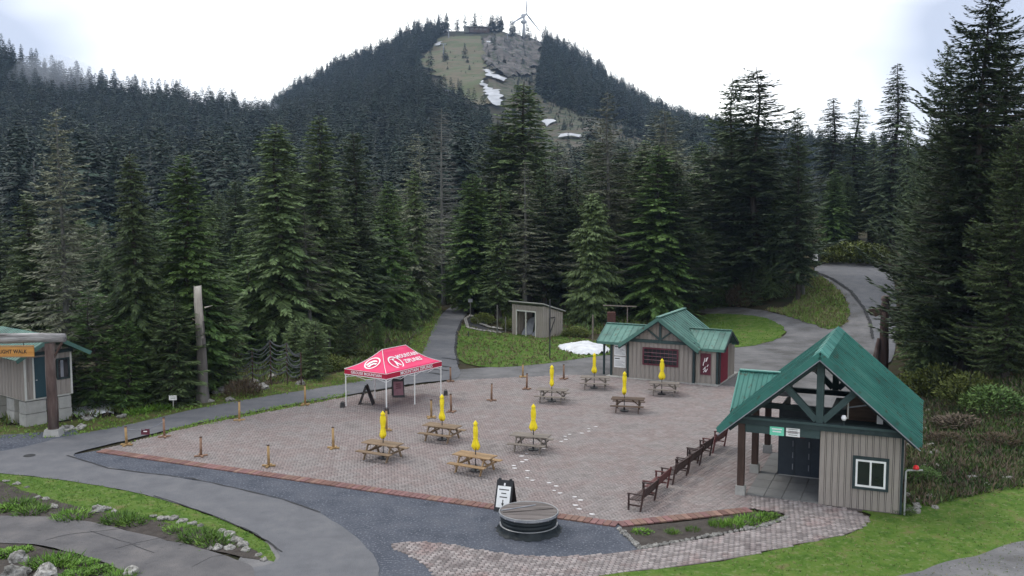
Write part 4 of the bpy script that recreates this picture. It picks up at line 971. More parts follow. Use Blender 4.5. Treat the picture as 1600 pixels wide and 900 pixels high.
# ------------------------------------------------------------------ lean-to shed by the forest
sp = P(800, 523)
SH = empty('lean_to_shed', sp, math.radians(-40), 'small grey board lean-to shed open at the front, by the forest edge', 'shed')
sw, sd2 = 3.5, 2.9
def shz(y): return 2.95 - .28 * y
board_wall(SH, 0, .55, 0, 0, lambda x: 2.75, 2, m='siding'); board_wall(SH, sw - .8, sw, 0, 0, lambda x: 2.75, 3)
board_wall(SH, .55, sw - .8, 0, 2.2, lambda x: 2.75, 8)
board_wall(SH, 0, sd2, 0, 0, lambda x: shz(x) - .12, 10, rz=math.pi / 2, org=(sw, 0)); board_wall(SH, 0, sd2, 0, 0, lambda x: shz(x) - .12, 8, rz=math.pi / 2, org=(.03, 0))
MB().ext(0, sw, sd2 - .04, sd2, 0, 2.0).build('rear_wall', M['trim'], SH)
MB().ext(.5, .58, -.03, -.001, 0, 2.2).ext(sw - .85, sw - .77, -.03, -.001, 0, 2.2).ext(.5, sw - .77, -.03, -.001, 2.2, 2.3).build('door_trim', M['cream'], SH)
MB().ext(1.55, 1.63, -.02, .06, 0, 2.2).build('centre_post', M['cream'], SH)
MB().prism([(-.18, -.25, shz(-.25)), (sw + .18, -.25, shz(-.25)), (sw + .18, sd2 + .2, shz(sd2 + .2)), (-.18, sd2 + .2, shz(sd2 + .2))], (0, 0, .09)).build('roof', M['conc'], SH)
MB().beam((sw + .05, .9, .1), (sw + .05, .9, 1.7), .06, .06).beam((sw + .05, .9, 1.7), (sw + .05, 1.7, 1.7), .06, .06).beam((sw + .05, .9, .2), (sw + .05, 1.7, 1.6), .05, .05).build('side_gate', M['dmetal'], SH)
tp_ = MB().prism([(.7, .4, .02), (1.4, .4, .02), (1.1, 1.2, 1.5)], (.3, .4, .1)).prism([(1.8, .5, .02), (2.6, .5, .02), (2.5, 1.3, 1.6)], (.1, .4, .1)).build('stored_tarp', M['tarp'])
tp_.matrix_basis = Matrix.Translation(sp) @ Matrix.Rotation(math.radians(-40), 4, 'Z'); tag(tp_, 'grey sheeting piled inside the open shed', 'tarp')

# ------------------------------------------------------------------ cabin on concrete blocks and log gate
cp = P(41, 668); ca = 52
CB = empty('cabin', cp, math.radians(ca), 'taupe board cabin with teal door standing on pale concrete blocks', 'cabin')
for i, (x0, x1, y0, y1) in enumerate(((0, 1.1, 0, .75), (1.75, 2.45, 0, .75), (0, 1.0, 1.3, 2.2), (1.75, 2.45, 2.2, 3.0), (0, .9, 3.3, 4.2))):
    for k in range(2): MB().ext(x0 + .02 * k, x1 - .02 * k, y0 + .01, y1, .02 + k * .66, .65 + k * .66).build('block', M['conc'], CB)
MB().ext(.02, 2.46, .04, 5.0, 1.36, 1.45).build('floor_frame', M['cream'], CB)
board_wall(CB, 0, 2.5, 0, 1.45, lambda x: 3.72, 9, holes=((.5, 1.15, 1.46, 3.6), (1.75, 2.35, 2.35, 3.35)))
board_wall(CB, 0, 5.0, 0, 1.40, lambda x: 3.72, 14, rz=math.pi / 2, org=(.0, 0))
board_wall(CB, 0, 5.0, 0, 1.40, lambda x: 3.72, 14, rz=math.pi / 2, org=(2.53, 0))
MB().ext(.44, .52, -.05, -.003, 1.42, 3.62).ext(1.13, 1.21, -.05, -.003, 1.42, 3.62).build('door_trim', M['cream'], CB)
dr = MB().ext(.52, 1.13, -.03, .02, 1.46, 3.62).build('door', M['teald'], CB); MB().ext(.58, .66, -.07, -.031, 2.4, 2.44).build('handle', M['metal'], dr)
cw = MB().ext(1.70, 2.40, -.06, -.003, 2.28, 2.36).ext(1.70, 2.40, -.06, -.003, 3.34, 3.42).ext(1.70, 1.78, -.06, -.003, 2.36, 3.34).ext(2.32, 2.40, -.06, -.003, 2.36, 3.34).build('window', M['trim'], CB)
MB().ext(1.78, 2.32, -.03, -.01, 2.36, 3.34).build('pane', M['glass'], cw); MB().ext(1.9, 2.06, -.045, -.031, 2.4, 3.3).build('curtain', M['tarp'], cw)
MB().ext(2.42, 2.52, -.05, -.003, 1.42, 3.7).ext(-.0, .1, -.05, -.003, 1.42, 3.7).build('corner_trim', M['cream'], CB)
MB().ext(-.1, 2.6, -.07, -.0, 3.72, 3.9).build('tie_beam', M['trim'], CB)
board_wall(CB, .1, 2.4, .03, 3.9, lambda x: 4.55 - abs(x - 1.25) * .6, 7)
for s in (-1, 1):
    xe = 1.25 + s * 1.95
    roof_slope(CB, (xe, -.8, 4.75 - 1.95 * .55), (xe, 5.3, 4.75 - 1.95 * .55), (1.25, 5.3, 4.75), (1.25, -.8, 4.75), 12, 'rooff', rib=.02)
    MB().beam((1.25, -.83, 4.70), (xe, -.83, 4.70 - 1.95 * .55), .05, .2).build('barge_board', M['rooff'], CB)

gp0 = P(84, 681)
LG = empty('log_gate', gp0, math.radians(3), 'big gate of a red-brown log post and grey crosswise log over the cabin', 'gate')
MB().box((0, 0, .12), (.85, .7, .5), taper=.8).build('footing', M['conc'], LG)
MB().tube([(0, 0, .3), (.02, 0, 1.5), (-.02, 0, 3.2), (0, 0, 4.7)], [.26, .25, .24, .23], 14).build('post', M['redpost'], LG, True)
MB().tube([(-7, 0, .1), (-7, 0, 4.75)], .25, 14).build('post', M['redpost'], LG, True)
MB().tube([(-8.2, -.02, 4.98), (-5, .03, 5.02), (-2, -.02, 4.97), (-.4, .0, 5.0), (.75, 0, 4.98)], [.25, .24, .26, .24, .23], 16).build('crosswise_log', M['lograil'], LG, True)
MB().beam((.12, 0, 3.9), (.62, 0, 4.75), .1, .1).build('brace', M['post'], LG)
hs = empty('hanging_sign', gp0 + Vector((-.62, -.32, 4.13)), math.radians(3), 'amber wooden sign with dark capital letters hanging under the crosswise log', 'sign')
MB().ext(-5.2, 0, -.05, .03, -.06, .52).build('board', M['sign_or'], hs)
MB().ext(-5.2, 0, -.07, -.051, .46, .50).ext(-5.2, 0, -.07, -.051, -.05, -.01).build('edge_strip', M['woodb'], hs)
text('R & LIGHT WALK', .27, 'btext', hs, Matrix.Translation((-.33, -.06, .22)) @ UP, align='RIGHT', scale=(.83, 1))
for x in (-.5, -4.5): MB().ext(x - .02, x + .02, -.01, .01, .52, .66).build('hanger', M['dmetal'], hs)

# ------------------------------------------------------------------ crimson tent
TN = empty('canopy_tent', P(604, 645), math.radians(57), 'crimson pop-up canopy tent with white lettering and white legs', 'tent')
tl, tw = 5.0, 3.05        # local x runs along the long right-hand side, local y along the short left-hand side
for x in (0, tl / 2, tl):
    for y in (0, tw):
        l_ = MB().box((x, y, 1.05), (.05, .05, 2.1)).build('leg', M['white'], TN); MB().box((x, y, .02), (.14, .14, .03)).build('foot', M['metal'], l_)
for (x, y, xx, yy) in ((0, 0, tl, 0), (0, 0, 0, tw), (0, tw, tl, tw), (tl, 0, tl, tw)):
    a, b = Vector((x, y, 0)), Vector((xx, yy, 0)); n = 4 if abs(xx - x) > 1 else 2
    for i in range(n):
        p, q = a.lerp(b, i / n), a.lerp(b, (i + 1) / n)
        MB().beam(p + Vector((0, 0, 1.72)), q + Vector((0, 0, 2.02)), .025, .025).beam(p + Vector((0, 0, 2.02)), q + Vector((0, 0, 1.72)), .025, .025).build('truss_bar', M['white'], TN)
zt, zv, zr = 2.2, 1.9, 3.25; r0, r1 = 1.45, tl - 1.45; ym = tw / 2; e_ = .04
c4 = [Vector((-e_, -e_, zt)), Vector((tl + e_, -e_, zt)), Vector((tl + e_, tw + e_, zt)), Vector((-e_, tw + e_, zt))]
ra, rb = Vector((r0, ym, zr)), Vector((r1, ym, zr))
def sagface(A, B, C, D, name):   # eave A-B, ridge D-C, slack cloth
    nu, nv = 12, 8; b = MB(); vs = []
    for j in range(nv + 1):
        v = j / nv
        for i in range(nu + 1):
            u = i / nu; p = A.lerp(B, u).lerp(D.lerp(C, u), v); p.z -= .16 * math.sin(math.pi * v) * (1 - .25 * math.sin(math.pi * u)); vs.append(p)
    fs = [(j * (nu + 1) + i, j * (nu + 1) + i + 1, (j + 1) * (nu + 1) + i + 1, (j + 1) * (nu + 1) + i) for j in range(nv) for i in range(nu)]
    b.add(vs, fs); o = b.build(name, M['pink'], TN, True); m_ = o.modifiers.new('t', 'SOLIDIFY'); m_.thickness = .012; m_.offset = -1; return o
sagface(c4[0], c4[1], rb, ra, 'roof_panel'); sagface(c4[2], c4[3], ra, rb, 'roof_panel')
sagface(c4[3], c4[0], ra, ra, 'roof_panel'); sagface(c4[1], c4[2], rb, rb, 'roof_panel')
for i in range(4):
    a, b = c4[i], c4[(i + 1) % 4]; d = (b - a).normalized(); n_o = Vector((d.y, -d.x, 0)) * .012
    MB().prism([a, b, b - Vector((0, 0, zt - zv)), a - Vector((0, 0, zt - zv))], n_o).build('valance', M['pinkd'], TN)
    MB().beam(a + n_o * 1.4 - Vector((0, 0, zt - zv)), b + n_o * 1.4 - Vector((0, 0, zt - zv)), .012, .035).beam(a + n_o * 1.2, b + n_o * 1.2, .012, .022).build('piping', M['wtext'], TN)
for a, r in ((c4[0], ra), (c4[3], ra), (c4[1], rb), (c4[2], rb)):
    pts = [a.lerp(r, t) - Vector((0, 0, .16 * math.sin(math.pi * t) - .015)) for t in [k / 8 for k in range(9)]]; MB().tube(pts, .018, 5).build('piping', M['wtext'], TN)
MB().tube([ra + Vector((0, 0, .01)), rb + Vector((0, 0, .01))], .018, 5).build('piping', M['wtext'], TN)
text('MOUNTAIN ZIPLINES', .27, 'wtext', TN, face_mtx((tl * .53, -e_ - .02, (zt + zv) / 2), (1, 0, 0), (0, 0, 1)), scale=(1.1, 1))
text('GROUSE MOUNTAIN', .23, 'wtext', TN, face_mtx((-e_ - .02, tw * .47, (zt + zv) / 2), (0, -1, 0), (0, 0, 1)), scale=(1.02, 1))
def slope_pt(A, B, C, D, u, v, lift=.035):
    p = A.lerp(B, u).lerp(D.lerp(C, u), v); p.z -= .16 * math.sin(math.pi * v) * (1 - .25 * math.sin(math.pi * u)); return p + Vector((0, 0, lift))
F1 = (c4[0], c4[1], rb, ra); up1 = (slope_pt(*F1, .5, .75) - slope_pt(*F1, .5, .3)).normalized()
text('MOUNTAIN', .40, 'wtext', TN, face_mtx(slope_pt(*F1, .64, .62, .05), (1, 0, 0), up1), scale=(.86, 1)); text('ZIPLINES', .40, 'wtext', TN, face_mtx(slope_pt(*F1, .64, .37, .05), (1, 0, 0), up1), scale=(.95, 1))
F2 = (c4[3], c4[0], ra, ra); up2 = (slope_pt(*F2, .5, .6) - slope_pt(*F2, .5, .2)).normalized()
def emblem(mtx, R, swoosh):
    n = 28; b = MB(); vs = []
    for i in range(n):
        t = 2 * math.pi * i / n
        for r in (R, R * .84): vs.append(Vector((r * math.cos(t), r * math.sin(t), 0)))
    b.add(vs, [(2 * i, (2 * i + 2) % (2 * n), (2 * i + 3) % (2 * n), 2 * i + 1) for i in range(n)])
    o = b.build('emblem_ring', M['wtext'], TN); o.matrix_local = mtx
    b = MB()
    if swoosh: sh = [[(-.7, -.45), (-.5, .1), (-.1, .45), (.3, .5), (.62, .25), (.3, .28), (0, .15), (-.25, -.15), (-.35, -.5)], [(-.3, -.66), (-.1, -.2), (.25, .08), (.7, .05), (.62, -.2), (.35, -.15), (.15, -.35), (.1, -.7)]]
    else: sh = [[(-.25, .5), (.05, .62), (.1, .4), (-.1, .3)], [(-.15, .25), (.15, .2), (.25, -.15), (.5, -.5), (.35, -.6), (.0, -.25), (-.1, -.65), (-.28, -.6), (-.15, -.1)], [(-.6, .55), (.6, .72), (.6, .66), (-.6, .49)]]
    for s_ in sh: b.prism([(x * R, y * R, 0) for x, y in s_], (0, 0, .004))
    o = b.build('emblem_figure', M['wtext'], TN); o.matrix_local = mtx
emblem(face_mtx(slope_pt(*F1, .26, .42, .06), (1, 0, 0), up1), .52, False)
emblem(face_mtx(slope_pt(*F2, .5, .42, .06), (0, -1, 0), up2), .50, True)
for k, (x, y) in enumerate(((604, 647), (535, 637), (696, 618))):
    b = empty('tent_weight', P(x, y) + Vector((.02, -.05, 0)), 0, ['black weight at the front corner leg of the tent', 'black weight at the left leg of the tent', 'black weight at the right rear leg of the tent'][k], 'weight', 'tent weights')
    MB().box((0, 0, .17), (.26, .26, .3), taper=.8).build('weight_block', M['black'], b); MB().tube([(-.06, 0, .3), (-.04, 0, .38), (.04, 0, .38), (.06, 0, .3)], .015, 5).build('handle', M['black'], b)

# ------------------------------------------------------------------ A-frame boards
def aframe(px, py, rz, label, face, w=.62, h=1.05, spread=.62, lines=True, lean=1):
    e = empty('sandwich_board', P(px, py), rz, label, 'sign')
    for s in (-1, 1):
        b = MB().beam((0, s * spread / 2, .0), (0, 0.02 * s, h), w, .035, up=(0, s, 0))
        o = b.build('panel', M['black'], e)
        for x in (-1, 1): MB().beam((x * w * .33, 0.02 * s, h - .03), (x * w * .33, .015 * s, h + .07), .1, .035, up=(0, 1, 0)).build('grip', M['black'], o)
    ang = math.atan2(spread / 2, h)
    m = face_mtx((0, -spread / 4 - .042, h / 2 - .02), (1, 0, 0), (0, math.sin(ang), math.cos(ang)))
    o = MB().box((0, 0, 0), (w * .8, h * .72, .008)).build('poster', M[face], e); o.matrix_local = m
    return e, m
e, m = aframe(790, 795, math.radians(-20), 'black sandwich board with white notice and down arrow beside the round lidded tank', 'white', w=.66, h=1.12, spread=.8)
MB().box((0, 0, 0), (.06, .1, .008)).build('logo_mark', M['wtext'], e).matrix_local = m @ Matrix.Translation((0, .47, .004))
for k, wd in enumerate((.4, .2, .3)): MB().box((0, 0, 0), (wd, .035, .004)).build('print_line', M['btext'], e).matrix_local = m @ Matrix.Translation((0, .27 - k * .14, .008))
b = MB().box((0, .04, 0), (.035, .14, .004)).prism([(-.06, -.02, -.002), (.06, -.02, -.002), (0, -.13, -.002)], (0, 0, .004)); b.build('arrow', M['btext'], e).matrix_local = m @ Matrix.Translation((.0, -.22, .009))
e, m = aframe(622, 620, math.radians(14), 'black sandwich board with mauve poster under the rear of the tent', 'mauve', w=.72, h=1.15, spread=.6)
for k in range(3): MB().box((0, 0, 0), (.3, .05, .004)).build('print_line', M['sdred'], e).matrix_local = m @ Matrix.Translation((0, .26 - k * .12, .008))
aframe(573, 632, math.radians(84), 'bare black sandwich board seen edge-on under the tent', 'black', w=.6, h=1.1, spread=.85)
# ------------------------------------------------------------------ picnic tables
random.seed(31)
def picnic(matn):
    m = M[matn]; e = empty('picnic_table'); L = 1.85
    for i in range(5):
        y = -.31 + i * .155
        MB().ext(-L / 2 + (.003 * i), L / 2, y - .07, y + .07, .72, .76).build('tabletop_board', m, e)
    for s in (-1, 1):
        for k in range(2):
            y = s * (.62 + k * .15)
            MB().ext(-L / 2, L / 2, y - .068, y + .068, .42, .455).build('seat_board', m, e)
    for sx in (-1, 1):
        x = sx * .62
        for sy in (-1, 1): MB().beam((x, sy * .62, 0.0), (x, sy * .24, .72), .045, .10, up=(0, 1, 0)).build('leg', m, e)
        MB().ext(x + .028, x + .068, -.74, .74, .33, .42).build('seat_support', m, e)
        MB().ext(x + .028, x + .068, -.36, .36, .63, .72).build('top_support', m, e)
        MB().beam((x, 0, .38), (sx * .18, 0, .70), .06, .05).build('brace', m, e)
    return e
PT = {}
tb = [(742, 737, 'woodb', -27, 'golden brown picnic table nearest the camera'), (598, 717, 'wood', -27, 'light brown picnic table in front of the tent, leftmost of all'), (691, 688, 'wood', -24, 'brown picnic table right behind the two nearest ones, just right of the tent'),
      (829, 704, 'woodg', -17, 'grey picnic table beside the trail of white prints'), (863, 628, 'woodg', -14, 'grey picnic table left of the dark one, far side of the plaza'), (930, 607, 'woodg', -10, 'pale grey picnic table by the left corner of the small hut'),
      (981, 643, 'woodd', -12, 'dark brown picnic table in front of the small hut'), (1038, 617, 'woodg', -14, 'grey picnic table right under the window of the small hut')]
up_px = [(742, 658), (595, 643), (689, 617), (834, 632), (863, 571), (930, 552), (978, 581), (1037, 561)]
# umbrella: pole, folded canopy, tie, finial, base
def umbrella(seed):
    rg = random.Random(seed); e = empty('patio_umbrella')
    MB().tube([(0, 0, .05), (0, 0, 2.12)], .022, 8).build('pole', M['dmetal'], e)
    MB().lathe([(.25, .0), (.25, .05), (.06, .08), (.04, .3)], 16).build('base', M['black'], e)
    n = 24; prof = [(.98, .05, .6), (1.02, .115, .75), (1.1, .15, .75), (1.22, .14, .6), (1.36, .11, .5), (1.5, .09, .15), (1.58, .105, .4), (1.8, .118, .45), (1.98, .112, .4), (2.06, .085, .2), (2.10, .118, .15), (2.16, .10, .1), (2.22, .05, .05), (2.27, .012, 0)]
    b = MB(); sk = rg.uniform(-.03, .03)
    for z, r, f in prof:
        for k in range(n):
            t = 2 * math.pi * k / n; q = r * (.92 + f * .75 * (abs(math.sin(t * 3 + z * 1.5 + seed)) - .5) + f * .45 * math.sin(t * 2 + seed + z * 2))
            zz = z + (.06 * math.sin(t * 3 + seed) if z < 1.06 else 0)
            b.v.append((q * math.cos(t) + sk * max(0, 1.5 - z), q * math.sin(t), zz))
    for i in range(len(prof) - 1):
        for k in range(n):
            k2 = (k + 1) % n; b.f.append((i * n + k, i * n + k2, (i + 1) * n + k2, (i + 1) * n + k))
    b.f.append(tuple(reversed(range(n)))); b.f.append(tuple((len(prof) - 1) * n + k for k in range(n)))
    b.build('folded_canopy', M['yellow'], e, True)
    MB().lathe([(.097, 1.475), (.104, 1.49), (.104, 1.52), (.097, 1.535)], 16).build('tie_strap', M['yellow'], e)
    return e
UMS = [umbrella(2), umbrella(5), umbrella(9)]
wh = ['over the golden brown table nearest the camera', 'over the leftmost picnic table', 'over the brown table just right of the tent', 'over the grey table beside the white prints', 'over the grey table left of the dark one', 'over the pale grey table by the left corner of the hut', 'over the dark brown table', 'in front of the hut window']
for i, (px, py, mt, rz, lab) in enumerate(tb):
    if mt in PT: t = copy_tree(PT[mt])
    else: t = PT[mt] = picnic(mt)
    g = P(px, py); t.location = g; t.rotation_euler = (0, 0, math.radians(rz + random.uniform(-2, 2))); tag(t, lab, 'picnic table', 'picnic tables on the plaza')
    u = UMS[i] if i < 3 else copy_tree(UMS[i % 3])
    ux, ut = up_px[i]; d = ray(ux, 400); hh = topz(ut, g.y); u.location = (d.x / d.y * g.y, g.y, 0.03); u.scale = (1, 1, hh / 2.27); u.rotation_euler.z = random.uniform(0, 6)
    tag(u, 'closed yellow umbrella ' + wh[i], 'umbrella', 'closed yellow umbrellas')

# ------------------------------------------------------------------ wooden barrier posts
def bollard(m, h=1.0):
    e = empty('barrier_post')
    MB().tube([(0, 0, .06), (0, 0, h)], [.062, .055], 10).build('post', M[m], e, True)
    MB().lathe([(.068, h), (.068, h + .03), (.03, h + .045)], 10).build('cap', M['post'], e)
    for a in (0, 1): MB().box((0, 0, .045 + a * .012), (.6, .1, .06), Matrix.Rotation(a * math.pi / 2, 3, 'Z')).build('foot_bar', M[m], e)
    return e
BOL = {'bollard': bollard('bollard'), 'bollardr': bollard('bollardr')}; used = set()
bl = [(198, 667, 697, 'bollard', 'at the left corner of the plaza, roped to its neighbour'), (257, 653, 684, 'bollardr', 'second from the left corner of the plaza, holding the other rope end'), (374, 627, 658, 'bollard', 'on the path side between the roped pair and the tent'),
      (477, 602, 634, 'bollard', 'on the path side just left of the tent'), (314, 683, 714, 'bollardr', 'standing by the front border left of centre'), (420, 696, 730, 'bollard', 'by the front border, nearest the camera'), (521, 668, 702, 'bollard', 'alone on the pavers left of the leftmost picnic table'),
      (604, 641, 674, 'bollard', 'hidden behind the leftmost umbrella'), (674, 625, 654, 'bollard', 'faint one just left of the umbrella by the tent'), (705, 616, 645, 'bollardr', 'just right of the umbrella by the tent'), (704, 574, 597, 'bollardr', 'by the fork of the paved path'),
      (768, 600, 627, 'bollardr', 'alone in the middle of the back half of the plaza'), (823, 584, 609, 'bollardr', 'left of two standing close together by the grass'), (817, 569, 590, 'bollard', 'small golden one on the gravel by the back lawn'), (881, 570, 593, 'bollardr', 'on the gravel right of the second row umbrella')]
bpos = []
for px, t, b, m, lab in bl:
    e = copy_tree(BOL[m]) if m in used else BOL[m]; used.add(m)
    g = P(px, b); hh = topz(t, g.y); e.location = g + Vector((0, 0, .03)); e.scale = (1, 1, hh / 1.04); e.rotation_euler = (random.uniform(-.02, .02), random.uniform(-.02, .02), random.uniform(0, 1.5)); bpos.append((g, hh))
    tag(e, 'wooden barrier post ' + lab, 'post', 'wooden barrier posts')
a, b = bpos[0][0] + Vector((0, 0, .85)), bpos[1][0] + Vector((0, 0, .85))
pts = [a.lerp(b, t / 10) - Vector((0, 0, .22 * 4 * (t / 10) * (1 - t / 10))) for t in range(11)]
r = MB().tube(pts, .014, 6).build('rope', M['tarp']); tag(r, 'thin rope slung between the two leftmost barrier posts', 'rope')
q = pts[5]; o = MB().box((0, 0, 0), (.42, .02, .28)).build('small_sign', M['sdred']); o.location = q - Vector((0, .03, .12)); tag(o, 'small dark plaque hanging from the slack rope', 'sign')
o2 = MB().box((0, -.0125, .02), (.18, .003, .05)).build('print_line', M['wtext'], o)

# ------------------------------------------------------------------ benches (backs to the pavilion)
def bench(m):
    e = empty('park_bench'); m_ = M[m]; L = 1.55      # local x = length, sits facing +y
    for i in range(4): MB().ext(-L / 2, L / 2, .02 + i * .115, .115 + i * .115, .41, .44).build('seat_slat', m_, e)
    for i in range(3): MB().beam((-L / 2, -.06 - i * .035, .56 + i * .13), (L / 2, -.06 - i * .035, .56 + i * .13), .028, .115, up=(0, -.25, 1)).build('back_slat', m_, e)
    for s in (-1, 1):
        x = s * (L / 2 + .0)
        MB().ext(x - .03, x + .03, .44, .50, 0, .64).build('leg', m_, e)
        MB().beam((x, .0, 0), (x, -.16, .92), .06, .06, up=(0, 1, 0)).build('leg', m_, e)
        MB().ext(x - .035, x + .035, -.08, .52, .64, .68).build('armrest', m_, e)
        MB().ext(x - .02, x + .02, .02, .44, .2, .25).build('stretcher', m_, e)
    return e
BN = {'bench': bench('bench'), 'benchr': bench('benchr')}; usedb = set()
A, B = P(1001, 798), P(1140, 694); d = B - A; ang = math.atan2(d.y, d.x); n = 6
lb = ['nearest the camera, first of the row', 'second of the row, reddish wood', 'third of the row from the camera', 'fourth of the row from the camera', 'fifth of the row, beside the first pavilion post', 'farthest of the row, under the pavilion eave']
for i in range(n):
    m = 'benchr' if i in (1, 5) else 'bench'; e = copy_tree(BN[m]) if m in usedb else BN[m]; usedb.add(m)
    c = A + d * ((i + .25) / n) + Vector((random.uniform(-.1, .1), random.uniform(-.1, .1), .03)); e.location = c
    if i == 4: c.x -= .25; e.location = c
    e.rotation_euler = (0, 0, ang + random.uniform(-.06, .06)); tag(e, 'dark slatted wooden bench ' + lb[i], 'bench', 'benches in a row facing the plaza')

# ------------------------------------------------------------------ round tank with board lid
FP = empty('fire_pit', P(826, 828), math.radians(-6), 'round dark corrugated steel tank closed with a grey board lid', 'fire pit')
prof = []
for k in range(33):
    z = .03 + .56 * k / 32; prof.append((1.0 + .018 * math.sin(k * 2 * math.pi / 8), z))
MB().lathe(prof, 48).build('wall', M['steel'], FP, True)
MB().lathe([(1.005, .59), (1.05, .60), (1.06, .66), (1.0, .67)], 48).build('upper_band', M['tarp'], FP, True)
tr_ = []
for k in range(49):
    t = 2 * math.pi * k / 48; tr_.append((1.05 * math.cos(t), 1.05 * math.sin(t), .70))
MB().tube(tr_, .020, 8, cap=False).build('rim', M['rim'], FP, True)
for z in (.24, .42): MB().lathe([(1.03, z), (1.045, z + .01), (1.03, z + .02)], 48).build('rib_line', M['rim'], FP) if z < .3 else None
nb = 11
for i in range(nb):
    y0 = -1.02 + i * 2.04 / nb; y1 = y0 + 2.04 / nb - .012; ym_ = (y0 + y1) / 2
    x0a = math.sqrt(max(1.02 ** 2 - y0 ** 2, 0)); x1a = math.sqrt(max(1.02 ** 2 - y1 ** 2, 0))
    MB().prism([(-x0a, y0, .675), (x0a, y0, .675), (x1a, y1, .675), (-x1a, y1, .675)], (0, 0, .03 + .006 * (i % 2))).build('lid_board', M['tlid'], FP)
MB().beam((-.98, -.12, .725), (.2, .62, .725), .05, .02).build('lid_batten', M['tarp'], FP)
MB().beam((-.9, -.3, .725), (.85, .3, .725), .05, .02).build('lid_batten', M['tlid'], FP)
for k in range(9):
    t = math.pi + k * math.pi / 8; MB().lathe([(.02, -.02), (.02, .02)], 6, (1.065 * math.cos(t), 1.065 * math.sin(t), .63)).build('bolt', M['rim'], FP)
# loose dark plastic skirt round the foot
b = MB(); n = 60; rr = random.Random(3)
for lev, (r_, z) in enumerate(((1.035, .24), (1.05, .12), (1.12, .03), (1.17, .012))):
    for k in range(n):
        t = 2 * math.pi * k / n; q = r_ + (.0 if lev == 0 else .05 * math.sin(k * 1.9 + lev) + .03 * math.sin(k * .7)) ; b.v.append((q * math.cos(t), q * math.sin(t), z + (.02 * math.sin(k * 2.3) if lev in (1,) else 0)))
for i in range(3):
    for k in range(n): b.f.append((i * n + k, i * n + (k + 1) % n, (i + 1) * n + (k + 1) % n, (i + 1) * n + k))
b.build('loose_skirt', M['steel'], FP, True)

# ------------------------------------------------------------------ broken snag, carved post, poles, signs
g = P(317, 628); h = topz(448, g.y)
sn = empty('broken_snag', g, 0, 'tall broken dead trunk with pale bare wood at the top, left of the netting', 'dead tree')
b = MB(); n = 12; lv = 14
for i in range(lv + 1):
    t = i / lv; r = .32 * (1 - .28 * t) + (.14 * (1 - t * 6) if t < .16 else 0)
    for k in range(n):
        a = 2 * math.pi * k / n; rr_ = r * (1 + .12 * mnoise.noise(Vector((math.cos(a) * 1.5, math.sin(a) * 1.5, t * 6)))); z = h * t + (.35 * mnoise.noise(Vector((k * 1.3, 2, 0))) if i == lv else 0)
        b.v.append((rr_ * math.cos(a) - .06 * t + .05 * math.sin(t * 5), rr_ * math.sin(a), z - .2 * (1 - t)))
for i in range(lv):
    for k in range(n): b.f.append((i * n + k, i * n + (k + 1) % n, (i + 1) * n + (k + 1) % n, (i + 1) * n + k))
b.f.append(tuple(lv * n + k for k in range(n)))
lo_, up_ = MB(), MB(); lo_.v = b.v; up_.v = b.v; cut = 8
for i, f in enumerate(b.f):
    lvl = i // n; k = i % n; hi_ = lvl >= cut + (2 if k in (0, 1, 2, 11) else -1 if k in (5, 6, 7, 8, 9) else 0)
    (up_ if hi_ else lo_).f.append(f)
lo_.build('trunk', M['snagd'], sn, True); up_.build('bare_top', M['snag'], sn, True)

for z, a in ((.82, .3), (.7, 2.6), (.9, 2.2)): MB().tube([(.25 * math.cos(a), .25 * math.sin(a), h * z), (.7 * math.cos(a), .7 * math.sin(a), h * z + .1)], [.05, .015], 5).build('branch_stub', M['snag'], sn)

d = ray(1380, 570); Y = 62.; g = Vector((d.x / d.y * Y, Y, 0)); g.z = H(g.x, g.y); ht = topz(462, Y) - g.z
cpz = empty('carved_post', g, -.3, 'carved wooden totem post with spread wings beside the ramp, behind the pavilion roof', 'statue')
q = ht / 5.0
MB().tube([(0, 0, -.2), (.03, 0, 1.6 * q), (-.02, 0, 3.0 * q), (0, 0, 4.1 * q)], [.34, .30, .28, .26], 12).build('trunk', M['post'], cpz, True)
MB().lathe([(.28, 4.05 * q), (.33, 4.3 * q), (.22, 4.65 * q), (.30, 4.75 * q), (.26, 4.95 * q), (.08, 5.02 * q)], 12).build('carved_head', M['redpost'], cpz, True)
for s in (-1, 1): MB().prism([(s * .2, -.1, 3.85 * q), (s * .2, -.1, 4.2 * q), (s * 1.05, -.15, 4.15 * q), (s * 1.1, -.15, 3.95 * q), (s * .6, -.12, 3.7 * q)], (0, .18, 0)).build('wing', M['woodd'], cpz)
MB().tube([(-.35, -.15, .2), (-.5, -.2, 1.2 * q), (-.38, -.2, 2.0 * q), (-.35, -.15, 2.4 * q)], [.14, .20, .16, .10], 8).build('carved_bear', M['redpost'], cpz, True)

def pole(px, top, base, r, m, label, flat=True, name='pole'):
    g = P(px, base) if flat else G(px, base); hh = topz(top, g.y) - g.z
    o = MB().tube([(0, 0, 0), (0, 0, hh * .6), (0, 0, hh)], [r, r, r * .9], 7).build(name, M[m]); o.location = g; tag(o, label, 'pole'); return o
pole(859, 468, 561, .05, 'dmetal', 'tall thin dark pole at the edge of the back lawn'); pole(777, 477, 521, .06, 'barkg', 'thin grey pole left of the shed')
pole(926, 492, 534, .075, 'woodg', 'grey round post left of the white snow heap'); pole(732, 518, 526, .05, 'dmetal', 'short dark stake at the left corner of the back lawn')
pole(790, 495, 520, .06, 'barkg', 'leaning grey stake between the thin pole and the shed')
e = empty('sign_post', P(735, 495), 0, 'small sign on a thin post at the bend of the paved path', 'sign'); MB().tube([(0, 0, 0), (0, 0, 1.9)], .05, 6).build('post', M['barkg'], e); MB().box((0, -.05, 1.7), (.45, .04, .35)).build('board', M['tarp'], e)
